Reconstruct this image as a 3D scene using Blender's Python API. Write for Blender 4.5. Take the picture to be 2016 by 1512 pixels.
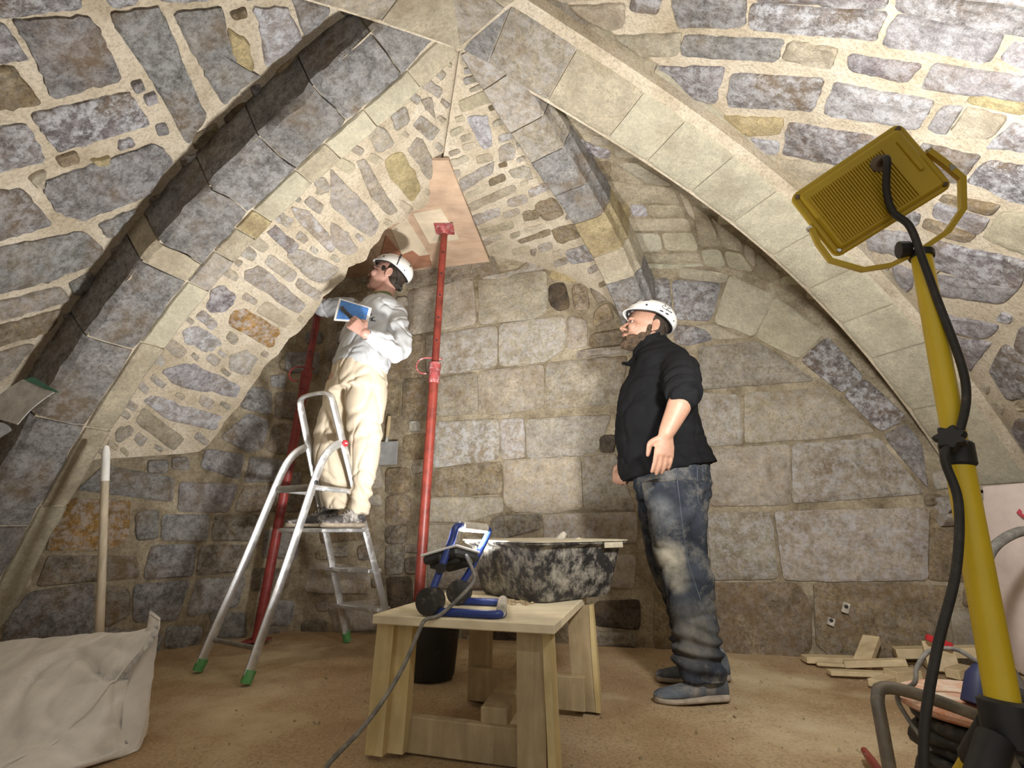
import bpy, bmesh, math, random
import numpy as np
from mathutils import Vector, Matrix, noise
from mathutils.bvhtree import BVHTree
from mathutils.geometry import tessellate_polygon

for o in list(bpy.data.objects):
    bpy.data.objects.remove(o)
SC = bpy.context.scene
COL = SC.collection
random.seed(11)
np.random.seed(11)

# ------------------------------------------------------------------ camera
FPX, PITCH, CAMH = 960.0, math.radians(16.4), 0.67
cam = bpy.data.cameras.new('camera')
cam.sensor_fit = 'HORIZONTAL'
cam.sensor_width = 36.0
cam.lens = 36.0 * FPX / 2016.0
cam.clip_start = 0.02
camo = bpy.data.objects.new('camera', cam)
camo.location = (0, 0, CAMH)
camo.rotation_euler = (math.radians(90) + PITCH, 0, 0)
COL.objects.link(camo)
SC.camera = camo

# ------------------------------------------------------------------ world and exposure
W = bpy.data.worlds.new('world')
SC.world = W
W.use_nodes = True
bg = W.node_tree.nodes['Background']
bg.inputs[0].default_value = (1.0, 0.95, 0.86, 1)
bg.inputs[1].default_value = 0.52
SC.view_settings.view_transform = 'Standard'
SC.view_settings.look = 'None'
SC.view_settings.gamma = 1.0
SC.view_settings.use_curve_mapping = False
SC.view_settings.exposure = 0.20
FLOOD_W, WORK_W = 33.0, 43.0       # power of the two lamps that stand in the cellar

# ------------------------------------------------------------------ measuring helpers
cP, sP = math.cos(PITCH), math.sin(PITCH)
def ray(x, y):
    u, v = x - 1008.0, 756.0 - y
    return Vector((u, FPX * cP - v * sP, FPX * sP + v * cP))
def U(x, y, Y):
    "point seen at pixel x, y that lies Y metres ahead"
    r = ray(x, y)
    return Vector((0, 0, CAMH)) + r * (Y / r.y)
def G(x, y, h=0.0):
    "point seen at pixel x, y that lies at height h"
    r = ray(x, y)
    return Vector((0, 0, CAMH)) + r * ((h - CAMH) / r.z)
def proj(P):
    Z = P[2] - CAMH
    d = P[1] * cP + Z * sP
    return 1008 + P[0] / d * FPX, 756 - (Z * cP - P[1] * sP) / d * FPX

# ------------------------------------------------------------------ mesh helpers
def lerp(a, b, t): return a + (b - a) * t
class MB:
    def __init__(s): s.v = []; s.f = []
    def add(s, vs, fs):
        o = len(s.v)
        s.v += [Vector(q) for q in vs]
        s.f += [tuple(i + o for i in f) for f in fs]
    def box(s, c, size, rot=None, bev=0.0, taper=1.0):
        M = rot if rot is not None else Matrix.Identity(3)
        hx, hy, hz = size[0] / 2, size[1] / 2, size[2] / 2
        b = min(bev, hx * .9, hy * .9, hz * .9)
        vs, fs = [], []
        if b <= 0:
            for z in (-hz, hz):
                k = taper if z > 0 else 1
                for x, y in ((-hx, -hy), (hx, -hy), (hx, hy), (-hx, hy)): vs.append((x * k, y * k, z))
            fs = [(3, 2, 1, 0), (4, 5, 6, 7), (0, 1, 5, 4), (1, 2, 6, 5), (2, 3, 7, 6), (3, 0, 4, 7)]
        else:
            lv = [(-hz, b), (-hz + b, 0), (hz - b, 0), (hz, b)]
            for z, i in lv:
                k = 1 if z < 0 else taper
                for x, y in ((-hx + b, -hy), (hx - b, -hy), (hx, -hy + b), (hx, hy - b), (hx - b, hy), (-hx + b, hy), (-hx, hy - b), (-hx, -hy + b)):
                    xx = max(-hx + i, min(hx - i, x)) if i else x
                    yy = max(-hy + i, min(hy - i, y)) if i else y
                    vs.append((xx * k, yy * k, z))
            fs = [tuple(range(7, -1, -1)), tuple(range(24, 32))]
            for r in range(3):
                for i in range(8):
                    j = (i + 1) % 8
                    fs.append((r * 8 + i, r * 8 + j, r * 8 + 8 + j, r * 8 + 8 + i))
        s.add([M @ Vector(q) + Vector(c) for q in vs], fs)
    def tube(s, path, r, n=10, cap=True, closed=False, flat=1.0, up=None):
        path = [Vector(q) for q in path]
        m = len(path)
        rr = r if isinstance(r, (list, tuple)) else [r] * m
        T = []
        for i in range(m):
            a = path[i - 1] if (i or closed) else path[0]
            b = path[(i + 1) % m] if (i < m - 1 or closed) else path[-1]
            T.append((b - a).normalized())
        nv = Vector(up) if up is not None else (Vector((0, 0, 1)) if abs(T[0].z) < .9 else Vector((1, 0, 0)))
        vs = []
        for i in range(m):
            nv = (nv - T[i] * nv.dot(T[i]))
            if nv.length < 1e-6: nv = T[i].orthogonal()
            nv.normalize()
            bv = T[i].cross(nv)
            for k in range(n):
                a = 2 * math.pi * k / n
                vs.append(path[i] + nv * (math.cos(a) * rr[i] * flat) + bv * (math.sin(a) * rr[i]))
        fs = []
        for i in range(m if closed else m - 1):
            j = (i + 1) % m
            for k in range(n):
                l = (k + 1) % n
                fs.append((i * n + k, i * n + l, j * n + l, j * n + k))
        if cap and not closed:
            fs.append(tuple(range(n - 1, -1, -1)))
            fs.append(tuple((m - 1) * n + k for k in range(n)))
        s.add(vs, fs)
    def loft(s, rings, cap=True):
        n = len(rings[0]); vs = [q for r in rings for q in r]; fs = []
        for i in range(len(rings) - 1):
            for k in range(n):
                l = (k + 1) % n
                fs.append((i * n + k, i * n + l, i * n + n + l, i * n + n + k))
        if cap:
            fs.append(tuple(range(n - 1, -1, -1)))
            fs.append(tuple((len(rings) - 1) * n + k for k in range(n)))
        s.add(vs, fs)
    def ell(s, c, r, rot=None, nu=16, nv=10):
        M = rot if rot is not None else Matrix.Identity(3)
        rr = r if isinstance(r, (tuple, list)) else (r, r, r)
        vs, fs = [], []
        for j in range(1, nv):
            t = math.pi * j / nv
            for i in range(nu):
                a = 2 * math.pi * i / nu
                vs.append(M @ Vector((rr[0] * math.sin(t) * math.cos(a), rr[1] * math.sin(t) * math.sin(a), rr[2] * math.cos(t))) + Vector(c))
        vs.append(M @ Vector((0, 0, rr[2])) + Vector(c)); vs.append(M @ Vector((0, 0, -rr[2])) + Vector(c))
        top, bot = len(vs) - 2, len(vs) - 1
        for j in range(nv - 2):
            for i in range(nu):
                k = (i + 1) % nu
                fs.append((j * nu + i, (j + 1) * nu + i, (j + 1) * nu + k, j * nu + k))
        for i in range(nu):
            k = (i + 1) % nu
            fs.append((top, i, k)); fs.append((bot, (nv - 2) * nu + k, (nv - 2) * nu + i))
        s.add(vs, fs)
    def lathe(s, prof, c=(0, 0, 0), rot=None, n=24, closed=False):
        M = rot if rot is not None else Matrix.Identity(3)
        rings = [[M @ Vector((r * math.cos(2 * math.pi * k / n), r * math.sin(2 * math.pi * k / n), z)) + Vector(c) for k in range(n)] for r, z in prof]
        if closed: rings.append(rings[0]); s.loft(rings, cap=False)
        else: s.loft(rings)
    def prism(s, poly, M, d):
        "2D polygon in the local xy plane, thickness d in local z; M is a 4x4"
        n = len(poly)
        vs = [M @ Vector((x, y, -d / 2)) for x, y in poly] + [M @ Vector((x, y, d / 2)) for x, y in poly]
        tri = tessellate_polygon([[Vector((x, y, 0)) for x, y in poly]])
        fs = [tuple(reversed(t)) for t in tri] + [tuple(i + n for i in t) for t in tri]
        fs += [(i, (i + 1) % n, n + (i + 1) % n, n + i) for i in range(n)]
        s.add(vs, fs)
    def mesh(s, name, off=Vector((0, 0, 0)), smooth=False):
        me = bpy.data.meshes.new(name)
        me.from_pydata([tuple(q - off) for q in s.v], [], s.f)
        bm = bmesh.new(); bm.from_mesh(me)
        bmesh.ops.recalc_face_normals(bm, faces=bm.faces)
        bm.to_mesh(me); bm.free()
        if smooth: shade(me, smooth)
        return me
    def build(s, name, mat, parent=None, smooth=False, loc=None):
        off = ORG.get(parent.name, Vector((0, 0, 0))) if parent else (Vector(loc) if loc is not None else Vector((0, 0, 0)))
        return link(name, s.mesh(name, off, smooth), mat, parent, None if parent else off)
ORG = {}
def shade(me, ang=True):
    me.polygons.foreach_set('use_smooth', [True] * len(me.polygons))
    if ang is True: ang = 35
    if ang < 179:
        try: me.set_sharp_from_angle(angle=math.radians(ang))
        except Exception: pass
def link(name, me, mat, parent=None, loc=None):
    o = bpy.data.objects.new(name, me)
    COL.objects.link(o)
    if mat is not None and not me.materials: me.materials.append(mat)
    if parent is not None:
        o.parent = parent; ORG[o.name] = ORG.get(parent.name, Vector((0, 0, 0)))
    else:
        o.location = loc if loc is not None else (0, 0, 0); ORG[o.name] = Vector(o.location)
    return o
def tag(o, label, cat=None, group=None, kind=None):
    o['label'] = label
    if cat: o['category'] = cat
    if group: o['group'] = group
    if kind: o['kind'] = kind
    return o
def thing(name, label, cat, loc=(0, 0, 0), group=None):
    o = bpy.data.objects.new(name, None)
    o.empty_display_size = .05
    COL.objects.link(o); o.location = loc; ORG[o.name] = Vector(loc)
    return tag(o, label, cat, group)
def remesh(mb, vox, smooth=6, fac=.5):
    "join overlapping shells into one continuous skin"
    me = mb.mesh('tmp')
    o = bpy.data.objects.new('tmp', me); COL.objects.link(o)
    m = o.modifiers.new('r', 'REMESH'); m.mode = 'VOXEL'; m.voxel_size = vox
    if smooth:
        k = o.modifiers.new('s', 'SMOOTH'); k.iterations = smooth; k.factor = fac
    dg = bpy.context.evaluated_depsgraph_get()
    out = bpy.data.meshes.new_from_object(o.evaluated_get(dg), depsgraph=dg)
    bpy.data.objects.remove(o); bpy.data.meshes.remove(me)
    out.materials.clear()
    out.polygons.foreach_set('use_smooth', [True] * len(out.polygons))
    return out
def offset_mesh(me, off):
    n = len(me.vertices); a = np.empty(n * 3); me.vertices.foreach_get('co', a)
    a = a.reshape(-1, 3) - np.array(off); me.vertices.foreach_set('co', a.ravel()); me.update()
def displace(me, fn):
    P = [v.co.copy() for v in me.vertices]; Nn = [v.normal.copy() for v in me.vertices]; a = np.empty(len(P) * 3)
    for i, (p, n) in enumerate(zip(P, Nn)):
        a[3 * i:3 * i + 3] = p + n * fn(p, n)
    me.vertices.foreach_set('co', a); me.update()
def arc(c, r, a0, a1, n, ux, uy):
    return [Vector(c) + Vector(ux) * (r * math.cos(lerp(a0, a1, i / n))) + Vector(uy) * (r * math.sin(lerp(a0, a1, i / n))) for i in range(n + 1)]
def smooth_path(pts, n=6):
    pts = [Vector(q) for q in pts]; out = []
    for i in range(len(pts) - 1):
        p0, p1, p2, p3 = pts[max(i - 1, 0)], pts[i], pts[i + 1], pts[min(i + 2, len(pts) - 1)]
        for k in range(n):
            t = k / n
            out.append(.5 * ((2 * p1) + (p2 - p0) * t + (2 * p0 - 5 * p1 + 4 * p2 - p3) * t * t + (3 * p1 - p0 - 3 * p2 + p3) * t ** 3))
    out.append(pts[-1]); return out
def basis(z, x=None):
    z = Vector(z).normalized()
    x = Vector(x) if x is not None else (Vector((1, 0, 0)) if abs(z.x) < .9 else Vector((0, 1, 0)))
    x = (x - z * x.dot(z)).normalized(); y = z.cross(x)
    return Matrix((x, y, z)).transposed()

# ------------------------------------------------------------------ materials
def nodes(name):
    m = bpy.data.materials.new(name); m.use_nodes = True
    return m, m.node_tree.nodes, m.node_tree.links, m.node_tree.nodes['Principled BSDF']
def tex(N, L, kind, scale, detail=6, rough=.6, vec=None, **kw):
    t = N.new('ShaderNodeTex' + kind)
    t.inputs['Scale'].default_value = scale
    if kind == 'Noise':
        t.inputs['Detail'].default_value = detail; t.inputs['Roughness'].default_value = rough
        for k, v in kw.items(): t.inputs[k].default_value = v
    if vec is not None: L.new(vec, t.inputs['Vector'])
    return t
def ramp(N, L, src, stops):
    r = N.new('ShaderNodeValToRGB'); e = r.color_ramp.elements
    e[0].position, e[0].color = stops[0][0], (*[stops[0][1]] * 3, 1) if not isinstance(stops[0][1], tuple) else (*stops[0][1], 1)
    e[1].position, e[1].color = stops[1][0], (*[stops[1][1]] * 3, 1) if not isinstance(stops[1][1], tuple) else (*stops[1][1], 1)
    for p, c in stops[2:]:
        q = e.new(p); q.color = (*c, 1) if isinstance(c, tuple) else (c, c, c, 1)
    L.new(src, r.inputs[0]); return r
def mix(N, L, fac, a, b, mode='MIX'):
    m = N.new('ShaderNodeMix'); m.data_type = 'RGBA'; m.blend_type = mode
    for sock, val in ((m.inputs[0], fac), (m.inputs[6], a), (m.inputs[7], b)):
        if hasattr(val, 'is_linked') or isinstance(val, bpy.types.NodeSocket): L.new(val, sock)
        elif isinstance(val, (int, float)): sock.default_value = val
        else: sock.default_value = (*val, 1)
    return m.outputs[2]
def mathn(N, L, op, a, b):
    m = N.new('ShaderNodeMath'); m.operation = op
    for s, v in zip(m.inputs, (a, b)):
        if isinstance(v, (int, float)): s.default_value = v
        else: L.new(v, s)
    return m.outputs[0]
def bump(N, L, P, hs, strength=.6):
    prev = None
    for h, dist in hs:
        b = N.new('ShaderNodeBump'); b.inputs['Strength'].default_value = strength; b.inputs['Distance'].default_value = dist
        L.new(h, b.inputs['Height'])
        if prev: L.new(prev, b.inputs['Normal'])
        prev = b.outputs[0]
    L.new(prev, P.inputs['Normal'])
def pos(N):
    return N.new('ShaderNodeNewGeometry').outputs['Position']
def stone_material():
    m, N, L, P = nodes('weathered_stone')
    oi = N.new('ShaderNodeObjectInfo'); g = pos(N)
    off = N.new('ShaderNodeVectorMath'); off.operation = 'ADD'
    rv = N.new('ShaderNodeCombineXYZ'); L.new(mathn(N, L, 'MULTIPLY', oi.outputs['Random'], 17.0), rv.inputs[0])
    L.new(g, off.inputs[0]); L.new(rv.outputs[0], off.inputs[1]); v = off.outputs[0]
    n1 = tex(N, L, 'Noise', 10, 10, .72, v); n2 = tex(N, L, 'Noise', 52, 7, .75, v); n3 = tex(N, L, 'Noise', 22, 10, .80, v)
    n4 = tex(N, L, 'Noise', 4.5, 5, .6, v); n5 = tex(N, L, 'Noise', 170, 4, .75, v)
    k = mix(N, L, 1.0, ramp(N, L, n1.outputs[0], [(.30, .46), (.70, 1.45)]).outputs[0], ramp(N, L, n2.outputs[0], [(.32, .45), (.56, 1.20)]).outputs[0], 'MULTIPLY')
    k = mix(N, L, 1.0, k, ramp(N, L, n5.outputs[0], [(.34, .62), (.54, 1.12)]).outputs[0], 'MULTIPLY')
    bw = N.new('ShaderNodeRGBToBW'); L.new(oi.outputs['Color'], bw.inputs[0])
    fac = N.new('ShaderNodeMapRange'); L.new(bw.outputs[0], fac.inputs[0])
    fac.inputs[1].default_value = .25; fac.inputs[2].default_value = .70; fac.inputs[3].default_value = 1.0; fac.inputs[4].default_value = .30
    k = mix(N, L, fac.outputs[0], (1, 1, 1), k)
    c = mix(N, L, 1.0, oi.outputs['Color'], k, 'MULTIPLY')
    st = ramp(N, L, n4.outputs[0], [(.50, 0.0), (.66, .75)])
    c = mix(N, L, mathn(N, L, 'MULTIPLY', st.outputs[0], fac.outputs[0]), c, (.27, .185, .10))
    w = ramp(N, L, n3.outputs[0], [(.46, 0.0), (.58, 1.0)])
    wf = mathn(N, L, 'MULTIPLY', w.outputs[0], oi.outputs['Alpha'])
    c = mix(N, L, wf, c, (.80, .80, .83))
    L.new(c, P.inputs['Base Color']); P.inputs['Roughness'].default_value = .95
    P.inputs['Specular IOR Level'].default_value = .15
    bump(N, L, P, [(n1.outputs[0], .034), (n2.outputs[0], .016), (n5.outputs[0], .005)], .85)
    return m
def grainy(name, col, dark, lite, s1=5, s2=45, rough=.95, b=.01, stain=None):
    m, N, L, P = nodes(name); v = pos(N)
    n1 = tex(N, L, 'Noise', s1, 7, .65, v); n2 = tex(N, L, 'Noise', s2, 5, .75, v)
    c = ramp(N, L, n1.outputs[0], [(.28, dark), (.72, lite), (.5, col)]).outputs[0]
    c = mix(N, L, 1.0, c, ramp(N, L, n2.outputs[0], [(.30, .6), (.55, 1.08)]).outputs[0], 'MULTIPLY')
    if stain:
        n3 = tex(N, L, 'Noise', stain[0], 4, .6, v)
        c = mix(N, L, ramp(N, L, n3.outputs[0], [(stain[2], 0.), (stain[2] + .15, stain[3])]).outputs[0], c, stain[1])
    L.new(c, P.inputs['Base Color']); P.inputs['Roughness'].default_value = rough
    P.inputs['Specular IOR Level'].default_value = .15
    bump(N, L, P, [(n1.outputs[0], b * 2), (n2.outputs[0], b)], .7)
    return m
def pbr(name, col, rough=.6, metal=0., var=.12, vs=9, bmp=0., bs=60, dust=None, spec=.5):
    m, N, L, P = nodes(name); P.inputs['Specular IOR Level'].default_value = spec
    v = pos(N)
    n1 = tex(N, L, 'Noise', vs, 6, .65, v)
    c = mix(N, L, 1.0, col, ramp(N, L, n1.outputs[0], [(.3, 1 - var * 1.6), (.7, 1 + var)]).outputs[0], 'MULTIPLY')
    P.inputs['Roughness'].default_value = rough; P.inputs['Metallic'].default_value = metal
    if dust:
        amt, dcol, ds, lo = dust
        n2 = tex(N, L, 'Noise', ds, 8, .75, v)
        k = ramp(N, L, n2.outputs[0], [(lo, 0.), (lo + .18, amt)]).outputs[0]
        c = mix(N, L, k, c, dcol)
        rr = N.new('ShaderNodeMapRange'); L.new(k, rr.inputs[0]); rr.inputs[3].default_value = rough; rr.inputs[4].default_value = .95
        L.new(rr.outputs[0], P.inputs['Roughness'])
        mm = N.new('ShaderNodeMapRange'); L.new(k, mm.inputs[0]); mm.inputs[3].default_value = metal; mm.inputs[4].default_value = 0
        L.new(mm.outputs[0], P.inputs['Metallic'])
    L.new(c, P.inputs['Base Color'])
    if bmp:
        n3 = tex(N, L, 'Noise', bs, 4, .6, v); bump(N, L, P, [(n3.outputs[0], bmp)], .6)
    return m
def wood(name, a, b, axis=(1, 1, 14), scale=6, rough=.75):
    m, N, L, P = nodes(name)
    tc = N.new('ShaderNodeTexCoord'); mp = N.new('ShaderNodeMapping'); L.new(tc.outputs['Object'], mp.inputs[0])
    mp.inputs['Scale'].default_value = axis
    n1 = tex(N, L, 'Noise', scale, 6, .6, mp.outputs[0], Distortion=.8); n2 = tex(N, L, 'Noise', 5, 5, .6, pos(N))
    c = ramp(N, L, n1.outputs[0], [(.3, a), (.7, b)]).outputs[0]
    c = mix(N, L, 1.0, c, ramp(N, L, n2.outputs[0], [(.3, .72), (.65, 1.08)]).outputs[0], 'MULTIPLY')
    L.new(c, P.inputs['Base Color']); P.inputs['Roughness'].default_value = rough
    bump(N, L, P, [(n1.outputs[0], .003)], .5)
    return m
def emit(name, col, s):
    m, N, L, P = nodes(name)
    P.inputs['Base Color'].default_value = (*col, 1); P.inputs['Emission Color'].default_value = (*col, 1); P.inputs['Emission Strength'].default_value = s
    return m
M = {}
M['stone'] = stone_material()
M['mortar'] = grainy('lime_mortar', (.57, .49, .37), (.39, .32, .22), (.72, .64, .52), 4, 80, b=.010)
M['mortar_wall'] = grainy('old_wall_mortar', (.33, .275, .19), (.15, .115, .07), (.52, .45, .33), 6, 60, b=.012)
M['mortar_dark'] = grainy('plinth_mortar', (.22, .18, .12), (.12, .10, .06), (.36, .30, .2), 5, 60, b=.010)
M['floor'] = grainy('dusty_earth', (.45, .325, .19), (.30, .185, .095), (.56, .45, .29), 1.5, 90, b=.006, stain=(1.2, (.70, .59, .39), .53, .8))
M['grit'] = grainy('grit', (.42, .33, .2), (.25, .18, .1), (.6, .5, .34), 9, 60)
M['alu'] = pbr('aluminium', (.72, .73, .74), .38, .85, .1, 12, .001, 90, (.55, (.72, .69, .62), 14, .52))
M['steel_dusty'] = pbr('steel_tube', (.30, .28, .25), .5, .6, .2, 14, .001, 70, (.7, (.45, .40, .31), 18, .5))
M['red'] = pbr('red_prop_paint', (.25, .042, .028), .42, 0., .3, 10, .001, 60, (.55, (.55, .46, .40), 22, .60))
M['red_dark'] = pbr('worn_red_paint', (.28, .04, .035), .45, 0., .35, 10, .001, 60, (.5, (.32, .16, .12), 18, .55))
M['red_plate'] = pbr('dusty_red_plate', (.33, .06, .06), .6, 0., .3, 18, .002, 60, (.75, (.6, .5, .47), 30, .50))
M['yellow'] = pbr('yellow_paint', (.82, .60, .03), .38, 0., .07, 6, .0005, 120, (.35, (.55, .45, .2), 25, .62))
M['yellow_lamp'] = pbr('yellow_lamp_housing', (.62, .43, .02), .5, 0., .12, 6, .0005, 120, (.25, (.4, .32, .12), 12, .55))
M['black'] = pbr('black_plastic', (.025, .025, .027), .5, 0., .3, 12, .0008, 80)
M['rubber'] = pbr('black_rubber_dusty', (.035, .033, .03), .65, 0., .3, 16, .0005, 90, (.45, (.35, .31, .25), 30, .54))
M['tub'] = pbr('mortar_smeared_black_tub', (.028, .028, .03), .55, 0., .3, 9, .001, 60, (.85, (.47, .44, .37), 17, .45))
M['bucket'] = pbr('black_bucket', (.015, .015, .015), .5, 0., .3, 9, .001, 60, (.5, (.3, .26, .2), 15, .60))
M['rim'] = pbr('mortar_caked_rim', (.60, .54, .40), .9, 0., .2, 25, .003, 60)
M['mortar_mix'] = pbr('fresh_mortar', (.66, .57, .40), .95, 0., .2, 25, .01, 70)
M['blue'] = pbr('blue_tube', (.02, .045, .22), .4, 0., .15, 14, .0005, 90, (.5, (.42, .42, .45), 22, .60))
M['grip'] = pbr('dusty_foam_grip', (.52, .48, .40), .95, 0., .25, 30, .002, 60)
M['greycord'] = pbr('dusty_grey_cord', (.20, .19, .17), .7, 0., .25, 25, .0005, 90, (.6, (.45, .42, .36), 30, .5))
M['blackcord'] = pbr('black_cord', (.035, .032, .03), .55, 0., .3, 25, .0005, 90, (.35, (.22, .19, .14), 25, .55))
M['planks'] = wood('pale_bench_wood', (.58, .44, .19), (.78, .65, .36), (1.5, 1.5, .25), 9)
M['top'] = wood('pale_bench_top', (.76, .65, .43), (.86, .77, .56), (.4, 2.5, 2), 9)
M['greyplank'] = wood('weathered_plank', (.36, .27, .15), (.56, .45, .27), (1.5, 1.5, .25), 10)
M['offcut'] = wood('softwood_offcut', (.52, .40, .22), (.74, .61, .39), (.5, 2, 2), 10)
M['ply'] = wood('plywood', (.50, .34, .23), (.62, .45, .32), (.7, 2.2, 1), 7)
M['plylight'] = wood('pale_plywood', (.66, .55, .40), (.74, .63, .47), (.7, 2.2, 1), 6)
M['plyred'] = wood('stained_plywood', (.36, .16, .09), (.46, .23, .14), (.7, 2.2, 1), 7)
M['handle'] = wood('ash_handle', (.46, .38, .27), (.62, .54, .41), (3, 3, .3), 12)
M['whitepaint'] = pbr('white_dipped', (.80, .79, .75), .6, 0., .1, 12)
M['sack'] = pbr('white_woven_sack', (.88, .85, .80), .8, 0., .1, 7, .0012, 180, (.35, (.5, .42, .30), 5, .58))
M['paper'] = pbr('paper_sack', (.78, .66, .60), .85, 0., .12, 5, .003, 14)
M['redprint'] = pbr('red_print', (.5, .06, .09), .8)
M['lens'] = emit('lamp_lens', (1, .98, .94), 25)
M['chrome'] = pbr('zinc_bolt', (.75, .74, .72), .25, .9)
M['green'] = pbr('green_plastic', (.10, .33, .10), .55, 0., .2, 20, 0, 60, (.4, (.4, .36, .28), 25, .55))
M['redcap'] = pbr('red_cap', (.60, .03, .04), .4)
M['white'] = pbr('white_plastic', (.86, .86, .84), .35, 0., .03, 6)
M['helmet'] = pbr('white_helmet', (.84, .84, .82), .35, 0., .04, 8, 0, 60, (.25, (.55, .52, .46), 18, .6))
M['iron'] = pbr('rusty_iron', (.20, .15, .10), .7, .3, .3, 20, .002, 60)
M['zinc'] = pbr('grey_zinc', (.42, .43, .43), .5, .5, .12, 14, .0005, 60, (.4, (.55, .53, .48), 10, .55))
M['orange_disc'] = pbr('dusty_orange_drum', (.62, .20, .08), .6, 0., .15, 8, .001, 60, (.95, (.70, .60, .48), 9, .42))
M['blueplug'] = pbr('blue_plug', (.03, .04, .12), .5)
M['floatblue'] = pbr('blue_float', (.08, .24, .62), .6, 0., .2, 25, .001, 60, (.6, (.75, .76, .78), 28, .58))
# ------------------------------------------------------------------ the vault: measured rib curves
r_ = ray(905, 110)
K = Vector((0, 0, CAMH)) + r_ * ((2.7 - CAMH) / r_.z)
RIB = {  # plan direction, length, height polynomial (highest power first)
    'A': ((-0.917, 0.399), 2.62, [0.0016, -0.1549, 0.2265, -0.6338, 2.6983]),
    'D': ((0.923, 0.384), 3.02, [-0.0032, -0.0367, 0.0295, -0.2749, 2.6994]),
    'C': ((0.556, 0.831), 1.95, [-0.1863, 0.3662, -0.4091, 2.7002]),
    'E': ((-0.70, -0.714), 2.95, [-.04, -.03, -.50, 2.70]),
    'F': ((0.60, -0.80), 3.50, [-.03, -.05, -.40, 2.70]),
}
def ribP(nm, t, a, b):
    d, ln, co = RIB[nm]
    h = float(np.polyval(co, t)); sl = float(np.polyval(np.polyder(co), t)); m = math.hypot(1, sl)
    n = Vector((-d[1], d[0])); kk = Vector((-K.x, -K.y))
    if n.dot(kk) < 0: n = -n
    return Vector((K.x + d[0] * (t - b * sl / m) + n.x * a, K.y + d[1] * (t - b * sl / m) + n.y * a, h + b / m))

# ------------------------------------------------------------------ floor
def fz(x, y):
    z = .010 * noise.noise(Vector((x * 1.7, y * 1.7, 0))) + .006 * noise.noise(Vector((x * 7, y * 7, 3))) + .003 * noise.noise(Vector((x * 19, y * 19, 5)))
    return z - .012
mb = MB(); nx, ny = 170, 150
vs = []
for j in range(ny + 1):
    for i in range(nx + 1):
        x = -3.4 + 6.8 * i / nx; y = -1.6 + 5.6 * j / ny
        vs.append((x, y, fz(x, y)))
mb.add(vs, [(j * (nx + 1) + i, j * (nx + 1) + i + 1, (j + 1) * (nx + 1) + i + 1, (j + 1) * (nx + 1) + i) for j in range(ny) for i in range(nx)])
floor = mb.build('floor', M['floor'], smooth=180)
tag(floor, 'brown dusty earth floor of the cellar', 'floor', kind='structure')
mb = MB()
for i in range(1500):
    if random.random() < .45: x, y = random.uniform(.2, 2.2), random.uniform(1.2, 2.85)
    else: x, y = random.uniform(-1.1, 2.2), random.uniform(1.2, 2.85)
    s = random.uniform(.002, .006) * (2.2 if random.random() < .06 else 1)
    z = fz(x, y)
    q = [Vector((x + random.uniform(-s, s), y + random.uniform(-s, s), z - .002)) for _ in range(3)]
    q = [Vector((x + s * math.cos(a), y + s * math.sin(a), z - .002)) for a in (random.random(), 2.1 + random.random(), 4.2 + random.random())]
    mb.add(q + [Vector((x, y, z + s * 1.1))], [(0, 1, 3), (1, 2, 3), (2, 0, 3), (2, 1, 0)])
grit = mb.build('floor_grit', M['grit']); tag(grit, 'loose mortar crumbs and grit scattered on the earth floor', 'grit', kind='stuff')

# ------------------------------------------------------------------ walls
def wall(name, p0, p1, z0, z1, mat, label, thick=.25):
    p0, p1 = Vector((*p0, 0)), Vector((*p1, 0))
    d = (p1 - p0).normalized(); n = Vector((-d.y, d.x, 0))
    if n.dot(-p0) < 0: n = -n
    mb = MB(); L = (p1 - p0).length; k = max(2, int(L / .06)); h = max(2, int((z1 - z0) / .06)); vs = []
    for j in range(h + 1):
        for i in range(k + 1):
            q = p0 + d * (L * i / k); z = z0 + (z1 - z0) * j / h
            w = Vector((q.x, q.y, z))
            vs.append(w + n * (.006 * noise.noise(w * 4) - .004))
    fs = [(j * (k + 1) + i, j * (k + 1) + i + 1, (j + 1) * (k + 1) + i + 1, (j + 1) * (k + 1) + i) for j in range(h) for i in range(k)]
    mb.add(vs, fs)
    m0 = len(mb.v)
    mb.add([p0 - n * thick + Vector((0, 0, z0)), p1 - n * thick + Vector((0, 0, z0)), p1 - n * thick + Vector((0, 0, z1)), p0 - n * thick + Vector((0, 0, z1))], [(0, 1, 2, 3)])
    c = [0, k, h * (k + 1) + k, h * (k + 1)]
    for a in range(4):
        b = (a + 1) % 4
        mb.f.append((c[a], c[b], m0 + b, m0 + a))
    o = mb.build(name, mat, smooth=30)
    tag(o, label, 'wall', kind='structure')
    return o, (vs, fs), n
def by(x): return 3.377 - .225 * x
SURF = {}
wo, g_, n_ = wall('wall_back', (-1.62, by(-1.62)), (2.62, by(2.62)), -.08, 3.15, M['mortar_wall'], 'back wall of large weathered ashlar blocks behind the two workers')
SURF['back'] = (wo, g_)
wo, g_, n_ = wall('wall_left', (-1.47, 3.77), (-3.05, 2.098), -.08, 3.0, M['mortar_wall'], 'dim grey block wall in the left corner crossed by ladder shadows')
SURF['left'] = (wo, g_)
wo, g_, n_ = wall('wall_right', (2.68, 2.95), (2.66, -1.2), -.08, 1.35, M['mortar_dark'], 'low right side wall below the vault springing')
SURF['rwall'] = (wo, g_)

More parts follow.
